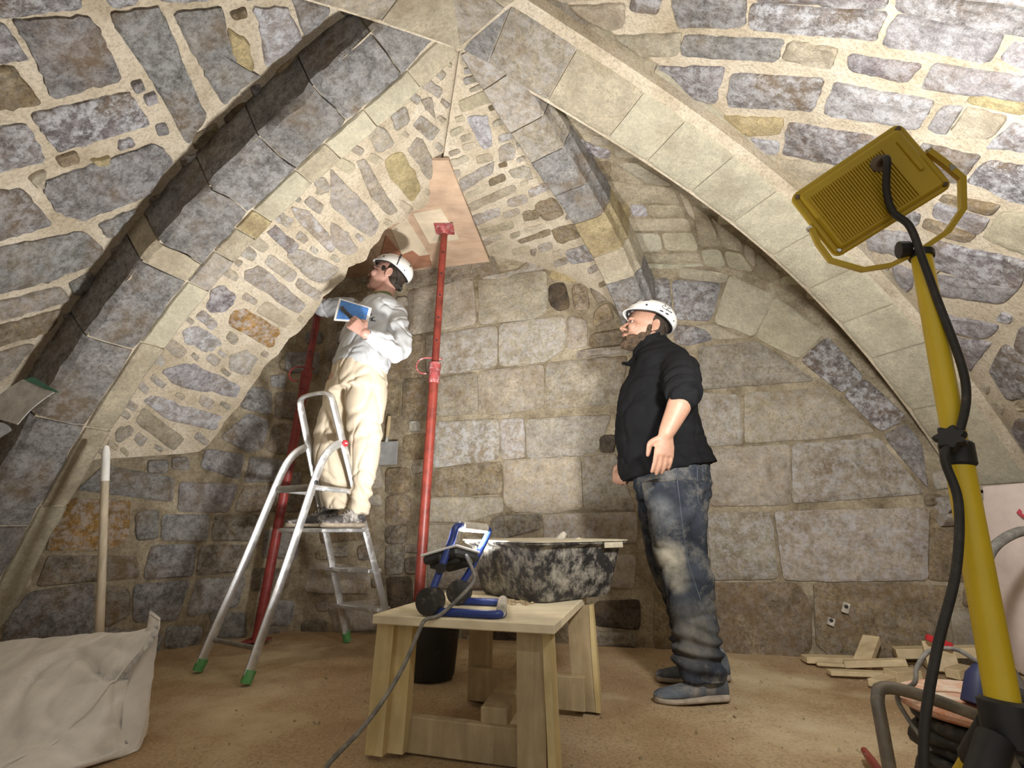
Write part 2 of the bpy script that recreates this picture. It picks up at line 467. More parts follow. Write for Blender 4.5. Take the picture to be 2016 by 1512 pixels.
# ------------------------------------------------------------------ vault cells
def patch(name, fn, nu, nv, mat, label, thick=.16, mask=None):
    "grid fn(u, v), closed above by a shell of the given thickness"
    g = [[fn(i / nu, j / nv) for i in range(nu + 1)] for j in range(nv + 1)]
    n = (nu + 1) * (nv + 1)
    vs = [q + Vector((0, 0, .005 * noise.noise(q * 5))) for r in g for q in r]
    fs = [(j * (nu + 1) + i, j * (nu + 1) + i + 1, (j + 1) * (nu + 1) + i + 1, (j + 1) * (nu + 1) + i) for j in range(nv) for i in range(nu)]
    mb = MB(); mb.add(vs, fs)
    nrm = []
    for j in range(nv + 1):
        for i in range(nu + 1):
            a = g[j][min(i + 1, nu)] - g[j][max(i - 1, 0)]; b = g[min(j + 1, nv)][i] - g[max(j - 1, 0)][i]
            c = a.cross(b)
            if c.length < 1e-9: c = Vector((0, 0, 1))
            c.normalize()
            nrm.append(c if c.z > 0 else -c)
    mb.add([vs[k] + nrm[k] * thick for k in range(n)], [tuple(reversed(f)) for f in fs])
    rim = [i for i in range(nu + 1)] + [j * (nu + 1) + nu for j in range(1, nv + 1)] + [nv * (nu + 1) + i for i in range(nu - 1, -1, -1)] + [j * (nu + 1) for j in range(nv - 1, 0, -1)]
    for a in range(len(rim)):
        b = (a + 1) % len(rim)
        mb.f.append((rim[a], rim[b], n + rim[b], n + rim[a]))
    o = mb.build('ceiling', mat, smooth=60)
    tag(o, label, 'vault', kind='structure')
    SURF[name] = (o, (vs, fs))
    return o
def near_left(u, v):
    v = .02 + .98 * v
    a = ribP('A', 2.6 * v, .16, .34); e = ribP('E', 2.9 * v, .05, .20)
    return a.lerp(e, u) + Vector((0, 0, .10 * math.sin(math.pi * u) * v))
patch('nl', near_left, 40, 50, M['mortar'], 'left vault cell of big grey rubble stones crossed by a dark rib shadow')
def near_right(u, v):
    v = .02 + .98 * v
    a = ribP('D', 2.98 * v, .20, .17); e = ribP('F', 3.4 * v, .05, .20)
    return a.lerp(e, u) + Vector((0, 0, .12 * math.sin(math.pi * u) * v))
patch('nr', near_right, 40, 50, M['mortar'], 'brightly lit right vault cell of pale and purple stones above the floodlight')
def over(u, v):
    v = .40 * v
    a = ribP('E', 2.9 * v, .2, .2); e = ribP('F', 3.4 * v, .2, .2)
    return a.lerp(e, u) + Vector((0, 0, .10 * math.sin(math.pi * u) * v))
patch('ov', over, 16, 30, M['mortar'], 'vault cell overhead between the two upper ribs')
# far left cell: broken edge measured on the photograph
EDGE = [(885, 352), (872, 372), (846, 395), (838, 408), (812, 415), (800, 432), (778, 440), (757, 452), (748, 470), (729, 492), (720, 512), (699, 520), (684, 528), (680, 545), (650, 575), (636, 584), (622, 612), (600, 640), (588, 654), (566, 668), (548, 697), (524, 716), (505, 745), (488, 770), (470, 800), (448, 822), (428, 852), (408, 878), (385, 892), (160, 905), (100, 915), (60, 930)]
def edge_x(y):
    for a, b in zip(EDGE, EDGE[1:]):
        if a[1] <= y <= b[1]: return lerp(a[0], b[0], (y - a[1]) / (b[1] - a[1]))
    return 955 if y < EDGE[0][1] else 60
def web_dir(s):
    k = min(1, max(0, s / 1.1)); k = k * k * (3 - 2 * k)
    d = Vector((lerp(-.23, .25, k), .97, lerp(-.05, 0, k))); return d
LW0, LW1 = Vector((-1.47, 3.77)), Vector((-3.05, 2.098))
def left_wall_dist(p, d):
    e = LW1 - LW0; den = d.x * e.y - d.y * e.x
    if abs(den) < 1e-6: return 9
    w = LW0 - Vector((p.x, p.y)); return (w.x * e.y - w.y * e.x) / den
FL = {}
def far_left(u, v):
    key = round(v, 5)
    if key not in FL:
        t = -.07 + 2.67 * v
        p = ribP('A', t, .03, .05); d = web_dir(t); w = 0
        lim = left_wall_dist(p, d); lim = lim if lim > 0 else 9
        while w < min(1.6, lim + .03):
            x, y = proj(p + d * w)
            if x > edge_x(y) + 2.5 * noise.noise(Vector((x * .06, y * .06, 0))): break
            w += .006
        FL[key] = (p, d, max(w, .02))
    p, d, w = FL[key]
    return p + d * (w * u)
patch('fl', far_left, 30, 150, M['mortar'], 'broken far left vault web of warm rubble stones with a ragged edge', thick=.17)
R0, R1, R2 = K + Vector((0, 0, .05)), Vector((-.43, 2.46, 2.69)), Vector((-.19, 3.44, 2.72))
def ridge(v): return R0.lerp(R1, v / .45) if v < .45 else R1.lerp(R2, (v - .45) / .55)
def mid(u, v):
    a = ridge(v); c = ribP('C', 1.88 * v, .03, .05)
    bul = .30 * v * v
    return a.lerp(c, u) + Vector((0, 0, bul * (math.sqrt(max(0, u * (1 - u) * 4)) * .5 + .0) * (1 if u > .5 else .6 + .4 * u * 2)))
patch('mid', mid, 30, 40, M['mortar'], 'beige rubble vault web between the plywood hatch and the middle rib')
def far_right(u, v):
    a = ribP('C', 1.90 * v, .17, .12); c = ribP('D', 2.95 * v, .03, .06)
    return a.lerp(c, u) + Vector((0, 0, (.10 * v + .62 * v * v) * math.sqrt(max(0, 4 * u * (1 - u)))))
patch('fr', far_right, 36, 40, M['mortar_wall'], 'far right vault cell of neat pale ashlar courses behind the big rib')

# ------------------------------------------------------------------ stones on walls and cells
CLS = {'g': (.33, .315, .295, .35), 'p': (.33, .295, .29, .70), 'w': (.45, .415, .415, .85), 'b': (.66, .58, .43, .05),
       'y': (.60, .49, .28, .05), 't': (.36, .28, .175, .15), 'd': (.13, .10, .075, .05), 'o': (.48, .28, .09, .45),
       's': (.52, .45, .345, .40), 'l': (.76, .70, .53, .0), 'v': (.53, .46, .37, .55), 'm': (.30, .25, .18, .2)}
BV = {k: BVHTree.FromPolygons([tuple(q) for q in g[0]], g[1]) for k, (o, g) in SURF.items()}
CAMV = Vector((0, 0, CAMH))
def hit(k, x, y):
    r = ray(x, y).normalized()
    loc, n, i, d = BV[k].ray_cast(CAMV, r)
    if loc is None: return None
    if n.dot(r) > 0: n = -n
    return loc, n
DONE = {k: [] for k in SURF}
def rounded(poly, jit, shrink):
    c = Vector((sum(q[0] for q in poly) / len(poly), sum(q[1] for q in poly) / len(poly)))
    P = [Vector(q) for q in poly]; out = []; m = len(P)
    for i in range(m):
        a, b, d = P[i - 1], P[i], P[(i + 1) % m]
        e1, e2 = (a - b), (d - b)
        k = min(.22, 9 / max(e1.length, 1)), min(.22, 9 / max(e2.length, 1))
        out.append(b + e1 * k[0]); out.append(b + (e1 * k[0] + e2 * k[1]) * .28); out.append(b + e2 * k[1])
        L = e2.length; kk = int(L / 15)
        for j in range(1, kk):
            out.append(b + e2 * lerp(k[1], 1 - min(.22, 9 / max(L, 1)), j / kk))
    res = []
    for q in out:
        d = (c - q); l = max(d.length, 1e-3)
        j = jit * noise.noise(Vector((q.x * .07, q.y * .07, 1.7))) + jit * .9 * noise.noise(Vector((q.x * .17, q.y * .17, 9.1)))
        res.append(q + d / l * (shrink + j))
    return res, c
NST = 0
def stone(surf, poly, cls, h=.012, jit=2.2, shrink=1.0):
    global NST
    out, c = rounded(poly, jit, shrink)
    H0 = [hit(surf, *q) for q in out]; hc = hit(surf, *c)
    if hc is None or any(q is None for q in H0): return None
    ctr = hc[0]
    if max((q[0] - ctr).length for q in H0) > .9: return None
    r1 = [out[i].lerp(c, .10) for i in range(len(out))]; r2 = [out[i].lerp(c, .45) for i in range(len(out))]
    H1 = [hit(surf, *q) for q in r1]; H2 = [hit(surf, *q) for q in r2]
    if any(q is None for q in H1 + H2): return None
    n = len(out); vs = []
    rk = Vector((NST * .37, 0, 0))
    for q, nn in H0: vs.append(q - nn * .010)
    for q, nn in H0: vs.append(q + nn * (h * .55) + Vector((0, 0, 0)))
    for q, nn in H1: vs.append(q + nn * (h * (1.0 + .5 * noise.noise(q * 9 + rk))))
    for q, nn in H2: vs.append(q + nn * (h * (1.15 + 1.1 * noise.noise(q * 7 + rk))))
    vs.append(hc[0] + hc[1] * h * 1.2)
    fs = []
    for r in range(3):
        for i in range(n):
            j = (i + 1) % n
            fs.append((r * n + i, r * n + j, r * n + n + j, r * n + n + i))
    for i in range(n): fs.append((3 * n + i, 3 * n + (i + 1) % n, 4 * n))
    mb = MB(); mb.add(vs, fs)
    me = mb.mesh('stone', ctr, 50)
    par = SURF[surf][0]
    o = bpy.data.objects.new('stone', me); COL.objects.link(o); me.materials.append(M['stone'])
    o.parent = par; o.location = ctr - ORG[par.name]
    b = CLS[cls]; k = random.uniform(.85, 1.12)
    o.color = (b[0] * k * random.uniform(.97, 1.03), b[1] * k, b[2] * k * random.uniform(.95, 1.05), min(1, b[3] * random.uniform(.5, 1.3)))
    DONE[surf].append([tuple(q) for q in out]); NST += 1
    return o
def crop(ox, oy, sc, txt):
    "lines: class x,y x,y x,y ... in the coordinates of an enlarged crop"
    res = []
    for ln in txt.strip().splitlines():
        w = ln.split()
        if len(w) < 4: continue
        res.append((w[0], [(ox + float(a.split(',')[0]) / sc, oy + float(a.split(',')[1]) / sc) for a in w[1:]]))
    return res
def lay(surf, items, **kw):
    for c, p in items: stone(surf, p, c, **kw)
lay('nr', crop(1316, 0, 2.88, '''
g 0,-60 455,-60 440,150 60,150
p 475,10 1250,60 1190,220 460,160
w 1290,70 1920,190 1840,340 1215,245
w 1950,230 2200,270 2180,420 1890,310
g 80,190 660,220 630,345 75,310
b 690,220 980,270 930,390 640,330
p 1030,300 1450,360 1370,460 1025,380
w 1500,350 2160,450 2160,580 1430,490
p -150,365 325,375 280,580 130,590 -60,480
p 350,410 900,440 830,625 330,600
w 930,460 1520,565 1430,725 880,640
y 285,650 665,665 640,755 460,765 350,730
w 1540,600 1680,590 1590,760 1470,730
y 1690,560 1790,505 2060,590 2016,650
b 1700,590 1940,660 1830,790 1600,740
w 1950,690 2160,720 2160,860 1800,830
p 680,685 1300,790 1200,980 650,870
p 1440,800 1780,880 1660,1040 1330,950
p 1800,900 2160,950 2130,1190 1690,1020
w 400,770 640,800 630,870 460,850
b 520,890 960,920 800,1060 700,1090
t 1560,1095 1890,1160 1850,1215 1540,1130
w 1510,1140 1840,1240 1770,1330 1500,1220
b 1890,1190 2160,1210 2160,1500 1780,1340
t 1460,1230 1760,1330 1700,1370 1440,1280
p 1480,1350 2050,1480 2000,1640 1400,1500
w 1100,1300 1420,1310 1400,1470 1150,1420
p 1290,-60 2160,60 2160,200 1960,180 1300,50
p 700,-220 1300,-140 1240,40 500,0
w 1330,-200 2160,-120 2160,30 1300,-70
p 0,-260 660,-230 480,-20 -40,-70
''') + crop(650, 0, 2.88, '''
b 1270,30 1680,10 1670,160 1440,170
b 1490,200 2010,180 1980,310 1640,330
b 1200,-150 1660,-170 1660,-20 1250,10
''') + crop(1316, 500, 2.88, '''
w 1270,50 1420,90 1380,220 1290,180
y 1450,60 1560,75 1545,110 1460,100
p 1560,115 2000,180 1920,280 1430,220 1450,120
p 1330,290 1890,400 1830,480 1410,400
p 1420,430 1840,500 1700,690 1560,640
p 2000,400 2200,420 2200,640 1960,540
p 1910,500 2200,660 2200,790 1930,840 1820,660
g 1740,790 1900,770 1990,890 2200,900 2200,1120 1800,1150 1620,1000
b 1960,840 2040,800 2080,880 1980,890
g 1600,1020 1790,1150 1760,1330 1580,1140
g 1820,1160 2200,1140 2200,1370 1780,1350
'''), h=.016, jit=4.2)
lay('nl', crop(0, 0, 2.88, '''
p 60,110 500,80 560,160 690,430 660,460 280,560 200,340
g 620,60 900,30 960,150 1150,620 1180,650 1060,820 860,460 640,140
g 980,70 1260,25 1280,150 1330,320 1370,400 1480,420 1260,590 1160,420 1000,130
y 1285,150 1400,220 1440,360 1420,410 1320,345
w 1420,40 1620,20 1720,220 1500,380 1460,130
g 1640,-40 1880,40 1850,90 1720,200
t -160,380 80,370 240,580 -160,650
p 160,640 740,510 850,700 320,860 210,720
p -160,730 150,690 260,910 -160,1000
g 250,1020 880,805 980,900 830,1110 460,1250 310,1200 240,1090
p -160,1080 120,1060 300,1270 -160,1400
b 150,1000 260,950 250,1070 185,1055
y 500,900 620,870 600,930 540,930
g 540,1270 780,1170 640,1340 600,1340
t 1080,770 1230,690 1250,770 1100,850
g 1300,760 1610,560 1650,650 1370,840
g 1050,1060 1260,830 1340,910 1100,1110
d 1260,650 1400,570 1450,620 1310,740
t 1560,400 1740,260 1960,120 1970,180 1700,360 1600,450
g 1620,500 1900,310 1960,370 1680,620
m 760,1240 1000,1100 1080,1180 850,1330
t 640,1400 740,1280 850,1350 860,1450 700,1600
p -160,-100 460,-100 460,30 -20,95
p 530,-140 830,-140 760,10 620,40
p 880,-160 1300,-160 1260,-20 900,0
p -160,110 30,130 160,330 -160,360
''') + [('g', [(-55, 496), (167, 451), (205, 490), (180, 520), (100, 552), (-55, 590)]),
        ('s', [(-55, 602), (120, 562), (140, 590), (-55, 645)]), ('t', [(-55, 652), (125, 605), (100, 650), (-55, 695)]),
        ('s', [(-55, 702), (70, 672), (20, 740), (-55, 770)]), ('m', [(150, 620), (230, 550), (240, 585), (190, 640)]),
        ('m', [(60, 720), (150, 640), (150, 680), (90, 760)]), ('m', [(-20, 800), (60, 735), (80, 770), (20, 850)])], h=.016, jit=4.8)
lay('fl', [(c, p) for c, p in (
    ('v', [(597, 333), (650, 305), (655, 340), (600, 365)]), ('p', [(521, 455), (542, 441), (594, 483), (573, 503)]),
    ('v', [(569, 406), (608, 415), (667, 483), (652, 500), (590, 440)]), ('v', [(615, 354), (642, 344), (653, 375), (625, 389)]),
    ('p', [(869, 163), (928, 153), (938, 188), (900, 215)]), ('s', [(858, 250), (886, 240), (907, 278), (876, 292)]),
    ('v', [(719, 257), (751, 243), (778, 281), (744, 302)]), ('y', [(754, 312), (792, 295), (831, 368), (813, 403), (765, 347)]),
    ('s', [(768, 226), (799, 208), (810, 243), (778, 257)]), ('s', [(824, 194), (851, 187), (858, 236), (837, 215)]),
    ('v', [(702, 319), (719, 312), (754, 375), (785, 417), (765, 427), (730, 389)]), ('s', [(799, 292), (827, 264), (866, 345), (842, 354)]),
    ('v', [(650, 330), (695, 375), (750, 440), (733, 470), (685, 440), (650, 403)]), ('v', [(650, 434), (685, 458), (706, 490), (690, 505), (650, 486)]),
    ('v', [(479, 531), (514, 521), (604, 601), (587, 620), (486, 556)]), ('p', [(413, 569), (437, 559), (469, 583), (448, 615), (406, 615)]),
    ('o', [(455, 615), (479, 604), (555, 650), (535, 688), (448, 639)]), ('w', [(358, 649), (392, 639), (441, 674), (413, 694), (361, 674)]),
    ('v', [(448, 701), (479, 687), (510, 705), (486, 743), (451, 729)]), ('w', [(312, 729), (375, 712), (476, 760), (470, 784), (347, 760)]),
    ('w', [(278, 788), (306, 778), (440, 820), (423, 848), (330, 826)]), ('v', [(250, 878), (288, 854), (400, 882), (386, 900), (312, 899)]),
    ('v', [(562, 500), (590, 490), (672, 528), (636, 562), (590, 538)]), ('s', [(222, 847), (257, 833), (264, 851), (229, 875)]))], h=.008, jit=4.5)
lay('mid', crop(650, 0, 2.88, '''
w 770,660 890,640 930,820 860,850
b 670,905 780,870 790,910 690,950
v 720,1020 940,905 930,980 740,1095
b 770,1160 1040,1040 1060,1080 800,1200
v 800,1220 960,1170 970,1220 815,1290
t 1080,1200 1170,1180 1190,1240 1100,1260
s 845,1370 980,1320 990,1350 855,1400
t 1060,1360 1250,1290 1260,1330 1080,1380
b 880,1440 1040,1400 1050,1440 900,1480
m 1130,1410 1170,1410 1170,1450 1140,1450
s 1000,1130 1110,1090 1130,1150 1010,1180
s 950,830 1040,800 1060,900 960,920
t 1140,1160 1270,1110 1340,1220 1220,1260
t 1240,1300 1400,1260 1440,1340 1300,1390
p 1330,1420 1480,1380 1510,1480 1350,1500
s 1000,960 1120,930 1160,1020 1040,1010
b 830,1300 1040,1250 1050,1290 850,1340
b 1100,1290 1210,1265 1215,1285 1110,1320
'''), h=.008, jit=3.2)
lay('fr', crop(1100, 150, 3.687, '''
b 400,630 560,620 840,795 640,785
b 310,760 420,760 845,815 890,925 370,915
y 375,920 510,925 525,1020 435,1020
w 512,925 635,930 650,1020 530,1020
b 640,930 890,935 925,1025 655,1020
b 440,1030 940,1030 975,1125 480,1125
l 485,1135 735,1135 760,1270 540,1285
l 740,1135 980,1130 1020,1270 770,1270
b 545,1290 1025,1280 1045,1350 585,1355
l 590,1360 1050,1360 1060,1400 605,1400
b 870,830 960,905 1010,1060 940,1010
b 965,920 1080,1000 1140,1120 1160,1240 1020,1235 990,1090
l 1025,1255 1180,1255 1220,1385 1065,1390
b 1195,1265 1330,1285 1420,1420 1235,1400
b 1100,1015 1330,1195 1335,1275 1195,1250 1150,1120
b 1345,1205 1430,1260 1430,1400 1345,1310
p 120,440 380,540 380,600 250,590 160,500
t 250,620 380,610 380,700 280,720
b 1440,1270 1620,1440 1560,1500 1440,1410
'''), h=.008, jit=.8, shrink=1.3)
lay('back', crop(760, 480, 3.78, '''
s 170,350 650,270 675,600 180,680
s 690,270 1195,205 1200,505 1100,560 695,605
d 1210,310 1330,290 1370,480 1280,500 1215,450
y 1225,200 1400,180 1420,290 1220,260
t 1385,310 1480,300 1520,480 1400,500
t 1550,500 1650,440 1700,560 1545,620
m 1460,190 1560,330 1640,420 1560,430 1500,290
s 300,690 830,610 825,915 400,975 310,960
v 845,600 1330,540 1340,770 1240,840 1180,880 845,915
s 1350,540 1490,570 1500,760 1350,785
t 1515,680 1830,620 1830,740 1515,770
s 1420,800 1835,750 1830,810 1420,860
t 0,700 290,680 300,990 10,1010
s 390,1000 680,960 685,1260 380,1290
s 690,955 1175,900 1175,1220 1040,1240 840,1270 695,1260
s 1195,890 1790,840 1780,960 1720,1180 1400,1220 1195,1225
t 130,1010 380,1000 370,1310 120,1300
t 0,1030 110,1020 105,1290 0,1300
m 110,60 750,-10 860,240 700,260 160,330
s 870,290 1190,60 1190,190 700,260
''') + crop(760, 850, 3.36, '''
v 320,-60 745,-80 750,180 310,240
v 755,-80 915,-90 925,170 765,185
s 930,-80 1490,-110 1400,130 1290,155 935,180
t 310,250 765,195 770,410 540,425 310,430
s 780,190 1285,165 1300,510 1100,540 850,530 785,480
s 1300,165 1520,150 1650,520 1310,515
d 1410,30 1520,20 1510,140 1415,135
s 280,440 770,430 780,530 530,600 285,600
m 850,548 1035,545 1030,640 680,735 700,560
s 1045,548 1660,530 1660,740 1045,720
s 270,620 520,600 480,740 260,830
t 0,240 165,240 165,400 0,420
t 0,425 165,418 160,610 0,620
m 0,625 150,618 130,740 0,740
m 0,750 115,745 125,940 0,950
d 0,960 170,960 180,1150 30,1170
m 130,830 260,830 250,930 130,940
d 1380,1120 1680,1110 1680,1310 1380,1280
m 1340,1315 1640,1330 1650,1420 1350,1410
d 690,1270 930,1280 925,1390 700,1385
m 280,850 900,820 900,1040 280,1040
''') + crop(1316, 500, 2.88, '''
p 20,150 300,170 240,380 40,370
b 60,75 340,118 320,170 60,135
l 345,125 600,240 485,470 255,390
l 605,245 880,445 735,595 492,478
p 895,465 1105,700 985,790 745,605
p 1112,710 1350,930 1200,1010 990,800
p 1340,960 1430,1080 1470,1330 1215,1030
p 40,405 130,412 235,440 250,490 100,520 30,500
b 140,408 255,398 420,480 260,490
s 170,530 500,500 830,720 170,770
v 170,790 400,800 420,1080 200,1090
s 430,790 880,765 1170,1010 900,1045 430,1075
s 220,1110 680,1080 690,1420 240,1430
s 700,1080 1185,1045 1450,1360 700,1415
p -190,150 0,140 20,370 -60,400
'''), h=.017, jit=1.3, shrink=-.8)  # small near-black block in the second crop paints the dark of a hole
lay('back', crop(1340, 900, 3.6, '''
s 190,385 640,390 690,860 220,870
v 660,385 1750,360 1740,870 1100,880 730,870
t 230,890 830,890 920,1050 930,1340 860,1420 280,1420
t 940,890 1500,900 1900,910 1860,1440 1100,1440 960,1330
s -180,385 180,385 210,870 -180,870
t -180,890 220,890 270,1420 -180,1420
t 1765,370 2000,380 2000,880 1750,870
'''), h=.020, jit=1.6, shrink=-.6)
lay('left', [(c, p) for c, p in (
    ('o', [(122, 978), (258, 985), (255, 1060), (215, 1085), (88, 1085)]), ('g', [(205, 915), (345, 940), (340, 990), (150, 965)]),
    ('g', [(352, 948), (470, 952), (450, 1010), (348, 1008)]), ('g', [(403, 882), (483, 895), (472, 946), (392, 922)]),
    ('g', [(264, 1010), (314, 1000), (312, 1062), (267, 1066)]), ('g', [(318, 1012), (415, 1012), (408, 1066), (315, 1064)]),
    ('m', [(95, 1092), (270, 1094), (278, 1138), (70, 1156)]), ('g', [(296, 1072), (388, 1070), (380, 1135), (280, 1142)]),
    ('g', [(60, 1163), (187, 1146), (187, 1256), (0, 1285), (10, 1220)]), ('m', [(205, 1150), (256, 1157), (256, 1212), (205, 1240)]),
    ('g', [(262, 1150), (378, 1140), (348, 1222), (260, 1226)]), ('g', [(386, 1140), (486, 1132), (468, 1195), (364, 1216)]),
    ('m', [(392, 1072), (500, 1072), (486, 1126), (384, 1134)]), ('m', [(420, 1012), (520, 1012), (504, 1066), (414, 1066)]),
    ('g', [(493, 759), (535, 767), (535, 818), (491, 809), (470, 801)]), ('g', [(432, 862), (487, 812), (533, 828), (518, 885), (488, 893)]),
    ('g', [(490, 898), (560, 905), (545, 950), (478, 950)]), ('m', [(540, 770), (600, 775), (600, 830), (540, 824)]),
    ('m', [(538, 832), (598, 836), (590, 900), (522, 890)]), ('m', [(478, 956), (600, 956), (598, 1008), (458, 1008)]))], h=.014, jit=1.5)
# remaining bare areas are filled with smaller stones, each laid where the mortar is still free
GR = 6; GX0, GY0, GX1, GY1 = -300, -240, 2320, 1330
gx = np.arange(GX0, GX1, GR); gy = np.arange(GY0, GY1, GR)
own = np.zeros((len(gy), len(gx)), int) - 1; keys = list(SURF)
for j, y in enumerate(gy):
    for i, x in enumerate(gx):
        if (i + j) % 2: continue
        r = ray(x, y).normalized(); best = 9e9
        for k, nm in enumerate(keys):
            q = BV[nm].ray_cast(CAMV, r)
            if q[0] is not None and q[3] < best: best = q[3]; own[j, i] = k
for j in range(len(gy)):
    for i in range(len(gx)):
        if (i + j) % 2: own[j, i] = own[j, i - 1] if i else own[j, 1]
def inpoly(px, py, poly):
    c = np.zeros(px.shape, bool); n = len(poly); j = n - 1
    for i in range(n):
        xi, yi = poly[i]; xj, yj = poly[j]
        if yi != yj: c ^= ((yi > py) != (yj > py)) & (px < (xj - xi) * (py - yi) / (yj - yi) + xi)
        j = i
    return c
PX, PY = np.meshgrid(gx, gy)
busy = np.zeros(PX.shape, bool)
for nm in keys:
    for p in DONE[nm]:
        busy |= inpoly(PX, PY, p)
FILL = {'nr': (13, 'wpppgwb', [(150, 56), (105, 46), (70, 36), (46, 26), (30, 20)], 7, .014), 'nl': (-20, 'pggpt', [(150, 70), (100, 52), (66, 38), (44, 26), (28, 20)], 7, .014),
        'fl': (36, 'vvbvs', [(96, 42), (70, 32), (46, 26), (30, 18), (20, 13)], 5, .006), 'mid': (-20, 'bbtsv', [(80, 26), (56, 22), (34, 16), (22, 12)], 4, .006),
        'fr': (4, 'blb', [(70, 26), (44, 20)], 3, .005), 'back': (-3, 'sstm', [(120, 70), (90, 60), (66, 46), (44, 34), (28, 22)], 3.5, .015),
        'left': (3, 'ggm', [(110, 62), (80, 50), (56, 40), (36, 28)], 3.5, .013), 'rwall': (0, 'tmd', [(90, 50), (60, 40), (36, 26)], 4, .014),
        'ov': (10, 'gp', [(160, 70), (100, 50)], 7, .012)}
rnd = random.Random(5)
for nm, (ang, cl, sizes, marg, h) in FILL.items():
    k = keys.index(nm); cells = np.argwhere((own == k) & ~busy)
    if len(cells) == 0: continue
    for (sw, sh) in sizes:
        for _ in range(900 if sw > 60 else 1400):
            if len(DONE[nm]) >= 250: break
            j, i = cells[rnd.randrange(len(cells))]
            if busy[j, i]: continue
            cx, cy = gx[i], gy[j]; a = math.radians(ang + rnd.uniform(-5, 5)); w, hh = sw * rnd.uniform(.8, 1.25), sh * rnd.uniform(.85, 1.2)
            ca, sa = math.cos(a), math.sin(a)
            def quad(w, hh): return [(cx + x * ca - y * sa, cy + x * sa + y * ca) for x, y in ((-w / 2, -hh / 2), (w / 2, -hh / 2), (w / 2, hh / 2), (-w / 2, hh / 2))]
            R = int(max(w, hh) / GR) + 3; j0, j1, i0, i1 = max(0, j - R), j + R, max(0, i - R), i + R
            m = inpoly(PX[j0:j1, i0:i1], PY[j0:j1, i0:i1], quad(w + 2 * marg, hh + 2 * marg))
            if not m.any() or (busy[j0:j1, i0:i1] & m).any() or ((own[j0:j1, i0:i1] != k) & m).any(): continue
            q = [(x + rnd.uniform(-.06, .06) * w, y + rnd.uniform(-.08, .08) * hh) for x, y in quad(w, hh)]
            if stone(nm, q, rnd.choice(cl), h=h, jit=2.2 if marg > 4 else 1.2): busy[j0:j1, i0:i1] |= inpoly(PX[j0:j1, i0:i1], PY[j0:j1, i0:i1], quad(w, hh))
print('stones', NST, {k: len(v) for k, v in DONE.items()})

# ------------------------------------------------------------------ ribs of dressed stone blocks
def rib(n, nm, width, rows, label, t_end=None, t0=0.0):
    d, ln, co = RIB[nm]; ln = t_end or ln
    def sweep(sec, ta, tb, steps, rough=0., inset=0.):
        rings = []
        for i in range(steps + 1):
            t = lerp(ta, tb, i / steps); e = inset if i in (0, steps) else 0
            ring = []
            for a, b in sec:
                p = ribP(nm, t, a, b + (e if b < .2 else 0))
                if rough and b < .2: p += Vector((noise.noise(p * 13), noise.noise(p * 13 + Vector((5, 0, 0))), noise.noise(p * 13 + Vector((0, 7, 0))))) * rough
                ring.append(p)
            rings.append(ring)
        m = MB(); m.loft(rings); return m
    core = sweep([(.012, .30), (.012, .014), (width - .012, .014), (width - .012, .30)], t0, ln, 40)
    root = core.build('trim_%d' % n, M['mortar'], smooth=30)
    tag(root, label, 'rib', kind='structure')
    for sec, joints, cols, rough, nm2 in rows:
        for i in range(len(joints) - 1):
            ta, tb = joints[i] + .003, joints[i + 1] - .003
            m = sweep(sec, ta, tb, max(3, int((tb - ta) / .035)), rough, .004)
            ctr = ribP(nm, (ta + tb) / 2, width / 2, .05)
            me = m.mesh(nm2, ctr, 40)
            o = bpy.data.objects.new(nm2, me); COL.objects.link(o); me.materials.append(M['stone'])
            o.parent = root; o.location = ctr - ORG[root.name]
            b = CLS[cols[i % len(cols)]]; k = random.uniform(.92, 1.08)
            o.color = (b[0] * k, b[1] * k, b[2] * k, b[3] * random.uniform(.4, 1))
    return root
def joints(a, b, lo, hi):
    r = [a]
    while r[-1] < b - lo * .6: r.append(min(b, r[-1] + random.uniform(lo, hi)))
    r[-1] = b; return r
def flat(sec, k=5):
    "add points along the long soffit edge so that it can be uneven"
    out = []
    for i, q in enumerate(sec):
        out.append(q); p = sec[(i + 1) % len(sec)]
        if abs(q[1] - p[1]) < .02 and abs(q[0] - p[0]) > .08 and q[1] < .05:
            out += [(lerp(q[0], p[0], j / k), lerp(q[1], p[1], j / k)) for j in range(1, k)]
    return out
rib(1, 'A', .33, [
    (flat([(0, .30), (0, .014), (.012, .0), (.108, .0), (.114, .012), (.114, .30)]), joints(0, 2.6, .10, .34), 'bllblybvlb', .006, 'rib_stone'),
    (flat([(.118, .42), (.118, .010), (.126, .0), (.305, -.004), (.33, .02), (.335, .42)]), [0.0, .22, .50, .78, 1.05, 1.33, 1.42, 1.72, 1.98, 2.26, 2.6], 'gggggbgggg', .014, 'rib_block')],
    'broad left rib with grey rough blocks and a beige edge band springing from the floor')
rib(2, 'D', .37, [(flat([(0, .30), (0, .03), (.042, .0), (.295, .0), (.375, .10), (.38, .30)], 4),
    [0.0, .12, .42, .75, .97, 1.24, 1.50, 1.76, 2.0, 2.22, 2.42, 2.68, 3.0], 'gsblllllllll', .0015, 'rib_block')],
    'broad pale ashlar rib sweeping down to the right, brightly lit')
rib(3, 'C', .21, [(flat([(0, .30), (0, .012), (.010, .0), (.185, .0), (.205, .015), (.215, .07), (.235, .09), (.235, .30)], 4),
    [0.0, .16, .40, .60, .86, 1.10, 1.36, 1.56, 1.95], 'vvsggybgg', .005, 'rib_block')],
    'middle rib falling to a corbel above the black-clad worker')
rib(4, 'E', .31, [(flat([(0, .30), (0, .035), (.035, .0), (.27, .0), (.31, .04), (.31, .30)], 4), [0., .40, .85, 1.3, 1.75, 2.2, 2.7], 'bsbsbs', .002, 'rib_block')],
    'rib leaving the top of the picture to the left of the crossing', t_end=2.75)
